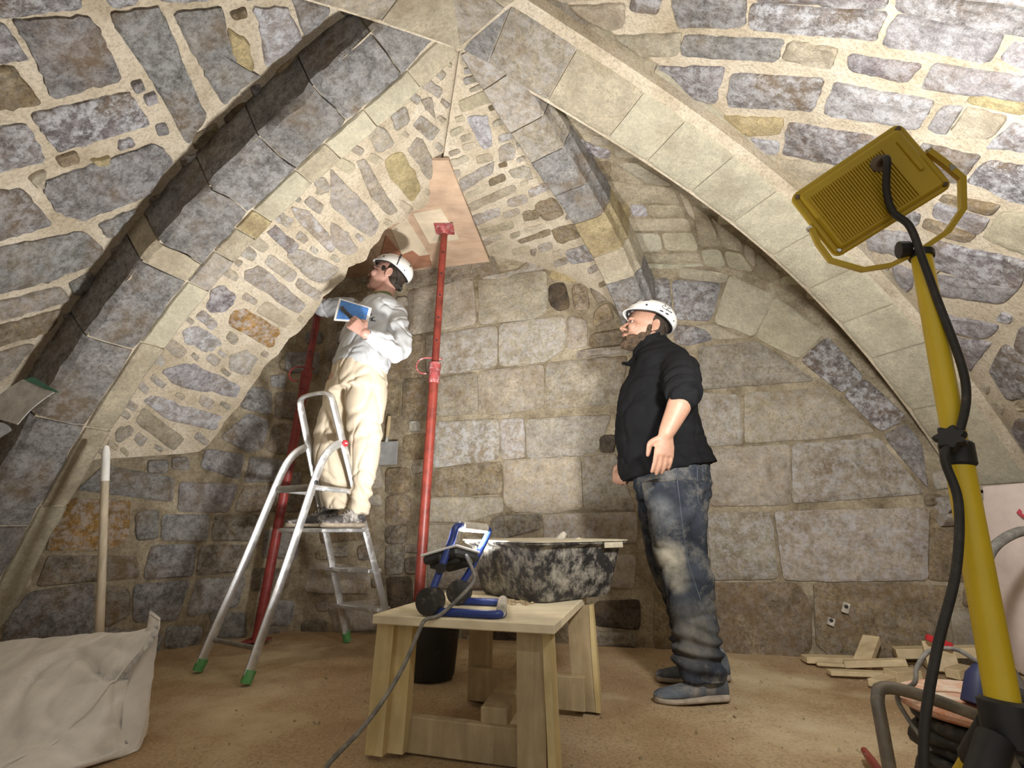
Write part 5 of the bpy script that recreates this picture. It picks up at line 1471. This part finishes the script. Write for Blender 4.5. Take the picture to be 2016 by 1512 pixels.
me = remesh(mb, .006, 3); displace(me, lambda p, n: .0012 * nz(p, 120)); offset_mesh(me, ORG[P2.name]); link('hair', me, M['hair'], P2)
mb = MB()
for s in (-1, 1):
    for c, r in (((.052, s * .046, -.088), (.040, .018, .026)), ((.012, s * .060, -.072), (.030, .012, .026)), ((-.008, s * .068, -.034), (.013, .009, .036)), ((.088, s * .020, -.050), (.014, .016, .0075))): mb.ell(T2 @ Vector(c), tuple(q * 1.06 for q in r), R3, 18, 12)
for c, r in (((.078, 0, -.104), (.032, .040, .026)), ((.045, 0, -.106), (.042, .046, .020)), ((.092, 0, -.082), (.010, .026, .018)), ((.100, 0, -.0455), (.010, .016, .006))): mb.ell(T2 @ Vector(c), tuple(q * 1.06 for q in r), R3, 18, 12)
me = remesh(mb, .004, 4); displace(me, lambda p, n: .002 * nz(p, 150) + .0015 * nz(p, 60)); offset_mesh(me, ORG[P2.name]); link('beard', me, M['beard'], P2)
helmet(T2, P2, True)
jk = [(672, 1262, 1308, .072), (684, 1252, 1320, .09), (698, 1247, 1338, .145), (714, 1244, 1352, .195), (740, 1236, 1362, .205), (770, 1221, 1368, .205), (820, 1214, 1372, .20), (865, 1213, 1383, .195), (895, 1216, 1395, .19), (918, 1219, 1404, .200), (930, 1226, 1408, .198)]
mb = MB(); mb.loft(rings_px(jk, 2.40, shear=[.5, .3, .1, 0, 0, 0, 0, 0, .08, .15, .19]))
slv = [sL + Vector((-.01, .05, -.005)), sL.lerp(eL, .35), sL.lerp(eL, .80), sL.lerp(eL, 1.02)]
limb(mb, slv, [.098, .094, .082, .074]); limb(mb, [sR, sR.lerp(eR, .5), eR, eR.lerp(wR, .9)], [.09, .08, .072, .052])
def fold2(p, n):
    f = .005 * nz(p, 7) - .007 * crease(p, 4, 5, 9, 3) * max(0, min(1, (1.75 - p.z) * 2)) - .006 * crease(p, 9, 6, 4, 8)
    d = (p - eL).length; f += .011 * math.sin(((p - sL).dot((eL - sL).normalized())) * 95 + 3 * nz(p, 6)) * max(0, 1 - d / .22)
    f += .005 * math.sin(p.z * 70 + 4 * nz(p, 5)) * max(0, 1 - abs(p.z - 1.08) / .10) * (1 if p.x > .75 else .3)
    return f
jo = cloth(mb, .008, 'fleece_jacket', M['jacket'], P2, fold2)
ca, cb = U(1249, 690, 2.37), U(1306, 666, 2.40)
rg = []
for t, k, up_ in ((0, 1.06, -.035), (.5, 1.0, .0), (1, .97, .035), (1, .90, .035), (.5, .93, 0), (0, .98, -.035)):
    c = (ca + cb) / 2 + Vector((0, .02, up_)); rg.append([c + Vector((.080 * k * math.cos(a), .082 * k * math.sin(a), .028 * math.cos(a))) for a in [2 * math.pi * q / 28 for q in range(28)]])
mb = MB(); mb.loft(rg + [rg[0]], cap=False); mb.build('collar', M['jacket'], jo, smooth=60)
a, b, c = U(1248, 700, 2.30), U(1226, 713, 2.26), U(1246, 716, 2.30)
mb = MB(); mb.loft([[a, c, c + Vector((0, .05, 0)), a + Vector((0, .05, 0))], [a.lerp(b, .6) + Vector((0, 0, -.012)), c.lerp(b, .6), c.lerp(b, .6) + Vector((0, .04, 0)), a.lerp(b, .6) + Vector((0, .04, -.012))], [b + Vector((0, 0, .003)), b, b + Vector((0, .03, 0)), b + Vector((0, .03, .003))]]); mb.build('zip_flap', M['jacket'], jo, smooth=60)
cu = sL.lerp(eL, 1.0); cud = (eL - sL).normalized(); B3 = basis(cud)
mb = MB(); mb.lathe([(.066, .012), (.078, .008), (.082, -.012), (.080, -.034), (.072, -.040)], cu, B3, 28); mb.build('rolled_cuff', M['jacket'], jo, smooth=60)
for i, (px, py, yy) in enumerate(((1260, 767, 2.235), (1238, 828, 2.26), (1342, 694, 2.155))):
    mb = MB(); q = U(px, py, yy); mb.ell(q, (.006, .006, .004), None, 8, 6)
# jeans
mb = MB()
mb.loft(rings_px([(893, 1245, 1385, .145), (918, 1242, 1393, .160), (950, 1250, 1397, .172), (985, 1257, 1394, .165)], 2.385))
nl_ = [(950, 1262, 1398, .095), (1003, 1272, 1395, .105), (1039, 1277, 1390, .100), (1074, 1284, 1390, .092), (1110, 1292, 1395, .086), (1142, 1303, 1402, .082), (1192, 1316, 1408, .080), (1231, 1319, 1411, .080), (1267, 1326, 1415, .080), (1292, 1325, 1418, .080), (1314, 1329, 1424, .078), (1330, 1336, 1427, .074), (1341, 1342, 1429, .070)]
mb.loft(rings_px(nl_, 2.27))
mb.loft(rings_px([(950, 1248, 1375, .09), (1003, 1256, 1370, .10), (1074, 1268, 1362, .090), (1110, 1275, 1366, .085), (1142, 1290, 1376, .080), (1192, 1311, 1388, .078), (1240, 1321, 1398, .078), (1275, 1326, 1412, .078), (1296, 1330, 1420, .076)], 2.52))
def fold3(p, n):
    f = .006 * nz(p, 6, 2) - .008 * crease(p, 5, 5, 7, 1) - .006 * crease(p, 8, 8, 3, 4)
    f += .013 * math.sin(p.z * 105 + p.x * 20 + 3.5 * nz(p, 7)) * max(0, 1 - abs(p.z - .17) / .14)
    f += .005 * math.sin(p.z * 80 - p.x * 40 + 3 * nz(p, 6)) * max(0, 1 - abs(p.z - .86) / .08)
    f += .006 * math.sin(p.z * 60 + p.x * 30 + 3 * nz(p, 5)) * max(0, 1 - abs(p.z - .48) / .12) * (1 if p.x > .85 else .3)
    return f
je = cloth(mb, .008, 'jeans', M['jeans'], P2, fold3)
BVJ = None
dg = bpy.context.evaluated_depsgraph_get()
BVJ = BVHTree.FromPolygons([tuple(v.co + ORG[P2.name]) for v in je.data.vertices], [tuple(p.vertices) for p in je.data.polygons])
def onj(x, y):
    r = ray(x, y).normalized(); q = BVJ.ray_cast(CAMV, r)
    return q[0] + q[1] * .0012 if q[0] is not None else U(x, y, 2.2)
def stitch(name, pts, r=.0016):
    P = []
    for a, b in zip(pts, pts[1:]):
        P += [onj(lerp(a[0], b[0], k / 8), lerp(a[1], b[1], k / 8)) for k in range(8)]
    P.append(onj(*pts[-1])); mb = MB(); mb.tube(P, r, 6); mb.build(name, M['stitch'], je, smooth=60)
stitch('side_seam', [(1331, 925), (1338, 985), (1345, 1050), (1355, 1110), (1372, 1160), (1390, 1215), (1408, 1262)])
stitch('pocket_edge', [(1396, 934), (1372, 920), (1374, 988), (1386, 1003)])
shoe(P2, (G(1430, 1372).x, 2.285), (G(1283, 1372).x, 2.25), -.012, M['shoe'], M['sole'], .135)
shoe(P2, (G(1430, 1328).x - .01, 2.56), (G(1284, 1328).x, 2.54), -.012, M['shoe'], M['sole'], .135)

# ---------------- worker in the grey sweatshirt on the ladder
P1 = thing('person', 'person in grey sweatshirt and beige trousers standing on the step ladder', 'person', (-1.06, 2.88, .667), 'workers')
fwd = Vector((-.945, .02, .30)).normalized(); lft = Vector((.05, -1, 0)); lft = (lft - fwd * lft.dot(fwd)).normalized(); upv = fwd.cross(lft)
R3 = Matrix((fwd, lft, upv)).transposed(); O1 = U(766, 537, 2.80) - R3 @ Vector((-.034, .077, -.008)) * 1.04
T1 = Matrix.Translation(O1) @ R3.to_4x4() @ Matrix.Scale(1.04, 4)
bl_, bf_ = Vector((.70, -.714, 0)), Vector((-.714, -.70, 0))      # left and front of the torso
sL, eL, wL = U(783, 614, 2.79), U(784, 690, 2.70), U(718, 656, 2.50)
sR, eR, wR = U(684, 606, 2.98), U(634, 606, 3.04), U(590, 566, 3.14)
mb = MB(); head_parts(mb, T1, .95)
limb(mb, [T1 @ Vector((-.03, 0, -.02)), T1 @ Vector((-.028, 0, -.09)), U(750, 590, 2.88), U(742, 640, 2.88)], [.056, .054, .062, .10])
mb.loft(rings_px([(612, 705, 775, .6), (660, 690, 770, .62), (735, 680, 745, .65)], 2.88, bl_, bf_))
limb(mb, [sL + Vector((-.05, .03, -.03)), sL.lerp(eL, .6) + Vector((-.01, 0, 0)), eL], [.035, .036, .036]); limb(mb, [eL, wL], [.036, .028])
hd1 = U(688, 628, 2.47)
hand(mb, wL, hd1 - wL, Vector((.45, -.80, -.25)), Vector((.3, .2, 1)), .95, .98, thumb_curl=.7)
limb(mb, [sR + Vector((.03, 0, -.03)), eR, wR], [.036, .036, .028]); hand(mb, wR, Vector((-.6, .25, .6)), Vector((0, -.6, .6)), Vector((0, .6, .6)), .8, .98)
for hp_, kn, an in ((U(672, 745, 2.93), U(650, 872, 2.93), U(664, 985, 2.97)), (U(726, 745, 2.84), U(718, 872, 2.82), U(706, 1000, 2.88))):
    limb(mb, [hp_, kn, an], [.075, .050, .036]); SOCK.append((P1, an, kn))
me = remesh(mb, .0048, 3, .45); offset_mesh(me, ORG[P1.name]); body = link('body', me, M['skin_pale'], P1)
head_details(T1, body, M['hair'])
mb = MB()
for c, r in (((-.032, 0, .032), (.088, .079, .085)), ((-.060, 0, -.028), (.048, .062, .044)), ((.012, .060, .022), (.022, .016, .030)), ((.012, -.060, .022), (.022, .016, .030))): mb.ell(T1 @ Vector(c), tuple(q * 1.04 for q in r), R3, 24, 16)
me = remesh(mb, .006, 3); displace(me, lambda p, n: .0015 * nz(p, 110)); offset_mesh(me, ORG[P1.name]); link('hair', me, M['hair'], P1)
helmet(T1, P1, False, True)
gls = MB(); gls.tube([T1 @ Vector((-.03, .083, .014)), T1 @ Vector((.05, .078, .010)), T1 @ Vector((.094, .056, .006))], .0016, 6); gl_o = gls.build('glasses', M['black'], P1, smooth=60)
for s in (-1, 1):
    gls = MB(); gls.tube([T1 @ Vector((.098 + .004 * math.cos(a), s * (.033 + .022 * math.cos(a)), .002 + .016 * math.sin(a))) for a in [2 * math.pi * k / 20 for k in range(20)]], .0013, 6, closed=True); gls.build('glasses_rim', M['black'], gl_o, smooth=60)
sw = [(588, 724, 772, .85), (598, 706, 784, .72), (610, 690, 790, .62), (632, 674, 788, .60), (662, 667, 786, .62), (692, 658, 780, .64), (714, 650, 772, .66), (726, 652, 768, .66), (734, 656, 766, .66)]
mb = MB(); mb.loft(rings_px(sw, 2.88, bl_, bf_, shear=[0, 0, 0, 0, 0, 0, -.05, -.10, -.12]))
limb(mb, [sL + Vector((-.02, .03, -.01)), sL.lerp(eL, .5), eL + Vector((.0, 0, -.005)), eL.lerp(wL, .5), eL.lerp(wL, .86)], [.080, .074, .068, .062, .044])
limb(mb, [sR + Vector((.03, -.02, -.02)), sR.lerp(eR, .5), eR, eR.lerp(wR, .85)], [.078, .070, .060, .045])
def fold1(p, n):
    f = .005 * nz(p, 5) - .008 * crease(p, 5, 5, 6, 5, .07) - .007 * crease(p, 9, 4, 7, 2, .06)
    d = (p - eL).length; f += .009 * math.sin(((p - eL).dot((wL - eL).normalized())) * 75 + 4 * nz(p, 6)) * max(0, 1 - d / .26)
    f += .010 * math.sin(p.z * 42 - p.x * 34 + 3.2 * nz(p, 4)) * max(0, 1 - abs(p.z - 1.83) / .16)
    return f
so = cloth(mb, .008, 'sweatshirt', M['sweat'], P1, fold1)
mb = MB(); c = U(749, 586, 2.87)
rg = [[c + Vector((.075 * k * math.cos(a), .072 * k * math.sin(a), z + .014 * math.cos(a))) for a in [2 * math.pi * q / 28 for q in range(28)]] for k, z in ((1.08, -.025), (1.0, .0), (.94, .012), (.88, .010), (.95, -.01), (1.0, -.025))]
mb.loft(rg + [rg[0]], cap=False); mb.build('neckband', M['khaki'], so, smooth=60)
for (p0, p1, r0, r1, nm) in ((eL.lerp(wL, .76), eL.lerp(wL, .94), .046, .036, 'cuff'),):
    mb = MB(); mb.tube([p0, p0.lerp(p1, .3), p1], [r0, r0 * .98, r1], 20); mb.build(nm, M['sweat'], so, smooth=60)
BVS = BVHTree.FromPolygons([tuple(v.co + ORG[P1.name]) for v in so.data.vertices], [tuple(p.vertices) for p in so.data.polygons])
def ons(x, y):
    r = ray(x, y).normalized(); q = BVS.ray_cast(CAMV, r)
    return q[0] + q[1] * .0015 if q[0] is not None else U(x, y, 2.7)
for pts in ([(729 + 4 * math.cos(a), 624 + 4 * math.sin(a)) for a in [math.radians(q) for q in range(40, 300, 25)]], [(731, 617), (732, 631)], [(736 + 3 * math.cos(a), 628 + 3.5 * math.sin(a)) for a in [math.radians(q) for q in range(50, 310, 25)]], [(729, 631), (740, 632)]):
    mb = MB(); mb.tube([ons(*q) for q in pts], .0022, 6); mb.build('emblem_stroke', M['black'], so, smooth=60)
# trousers
mb = MB()
mb.loft(rings_px([(716, 654, 762, .72), (730, 651, 763, .72), (750, 647, 763, .72), (772, 642, 762, .70)], 2.88, bl_, bf_))
mb.loft(rings_px([(750, 646, 708, .9), (790, 636, 690, .95), (840, 624, 685, .95), (880, 619, 682, .92), (920, 622, 690, .92), (955, 634, 694, .92), (984, 638, 697, .95), (1002, 642, 698, .95)], 2.93, bl_, bf_))
mb.loft(rings_px([(750, 688, 763, .9), (790, 679, 759, .95), (840, 684, 751, .95), (880, 690, 748, .95), (920, 692, 742, .92), (960, 690, 733, .92), (1000, 686, 726, .95), (1014, 684, 726, .95)], 2.84, bl_, bf_))
def fold4(p, n):
    f = .006 * nz(p, 6, 4) - .009 * crease(p, 6, 6, 5, 8) - .007 * crease(p, 8, 8, 4, 2)
    f += .008 * math.sin(p.z * 60 + p.x * 40 + 3 * nz(p, 6)) * max(0, 1 - abs(p.z - .86) / .16) + .006 * math.sin(p.z * 55 - p.x * 40 + 3 * nz(p, 5)) * max(0, 1 - abs(p.z - 1.2) / .10)
    return f
cloth(mb, .008, 'trousers', M['chino'], P1, fold4)
PZ = .667
shoe(P1, (-1.035, 3.005), (-1.285, 2.865), PZ, M['boot'], M['sole'], .12)
shoe(P1, (-.848, 2.885), (-1.000, 2.655), PZ, M['boot'], M['sole'], .12)
for par_, an_, kn_ in SOCK:
    mb = MB(); mb.tube([an_ - (kn_ - an_).normalized() * .01, an_.lerp(kn_, .12), an_.lerp(kn_, .35)], [.030, .040, .050], 16); mb.build('sock', M['hair'], par_, smooth=60)
# blue plastering float in the left hand
fa, fb, fc, fd = U(668, 587, 2.60), U(731, 606, 2.58), U(724, 634, 2.57), U(657, 630, 2.59)
ft = thing('plastering_float', 'blue plastering float with pale edge held by the ladder worker', 'float', (fa + fc) / 2)
nn = (fb - fa).cross(fd - fa).normalized(); nn = nn if nn.y < 0 else -nn
def quad(mb, a, b, c, d, th, k):
    m = (a + b + c + d) / 4; q = [m + (p - m) * k for p in (a, b, c, d)]
    mb.add(q + [p - nn * th for p in q], [(0, 1, 2, 3), (7, 6, 5, 4), (0, 4, 5, 1), (1, 5, 6, 2), (2, 6, 7, 3), (3, 7, 4, 0)])
off_ = -nn * .0
mb = MB(); quad(mb, fa + off_, fb + off_, fc + off_, fd + off_, .008, 1.0); mb.build('backing_plate', M['white'], ft)
mb = MB(); quad(mb, fa + nn * .002 + off_, fb + nn * .002 + off_, fc + nn * .002 + off_, fd + nn * .002 + off_, .004, .86); mb.build('blue_face', M['floatblue'], ft)
hm = (fa + fb + fc + fd) / 4; hxx = (fb - fa).normalized()
mb = MB(); mb.tube(smooth_path([U(674, 606, 2.585), U(675, 609, 2.55), wL + (hd1 - wL).normalized() * .085 + Vector((-.012, .035, .028)), wL + (hd1 - wL).normalized() * .075 + Vector((.0, .022, -.004)), wL + (hd1 - wL).normalized() * .06 + Vector((.03, .05, -.012)), U(708, 632, 2.575)], 5), .011, 10); mb.build('handle', M['black'], ft, smooth=60)
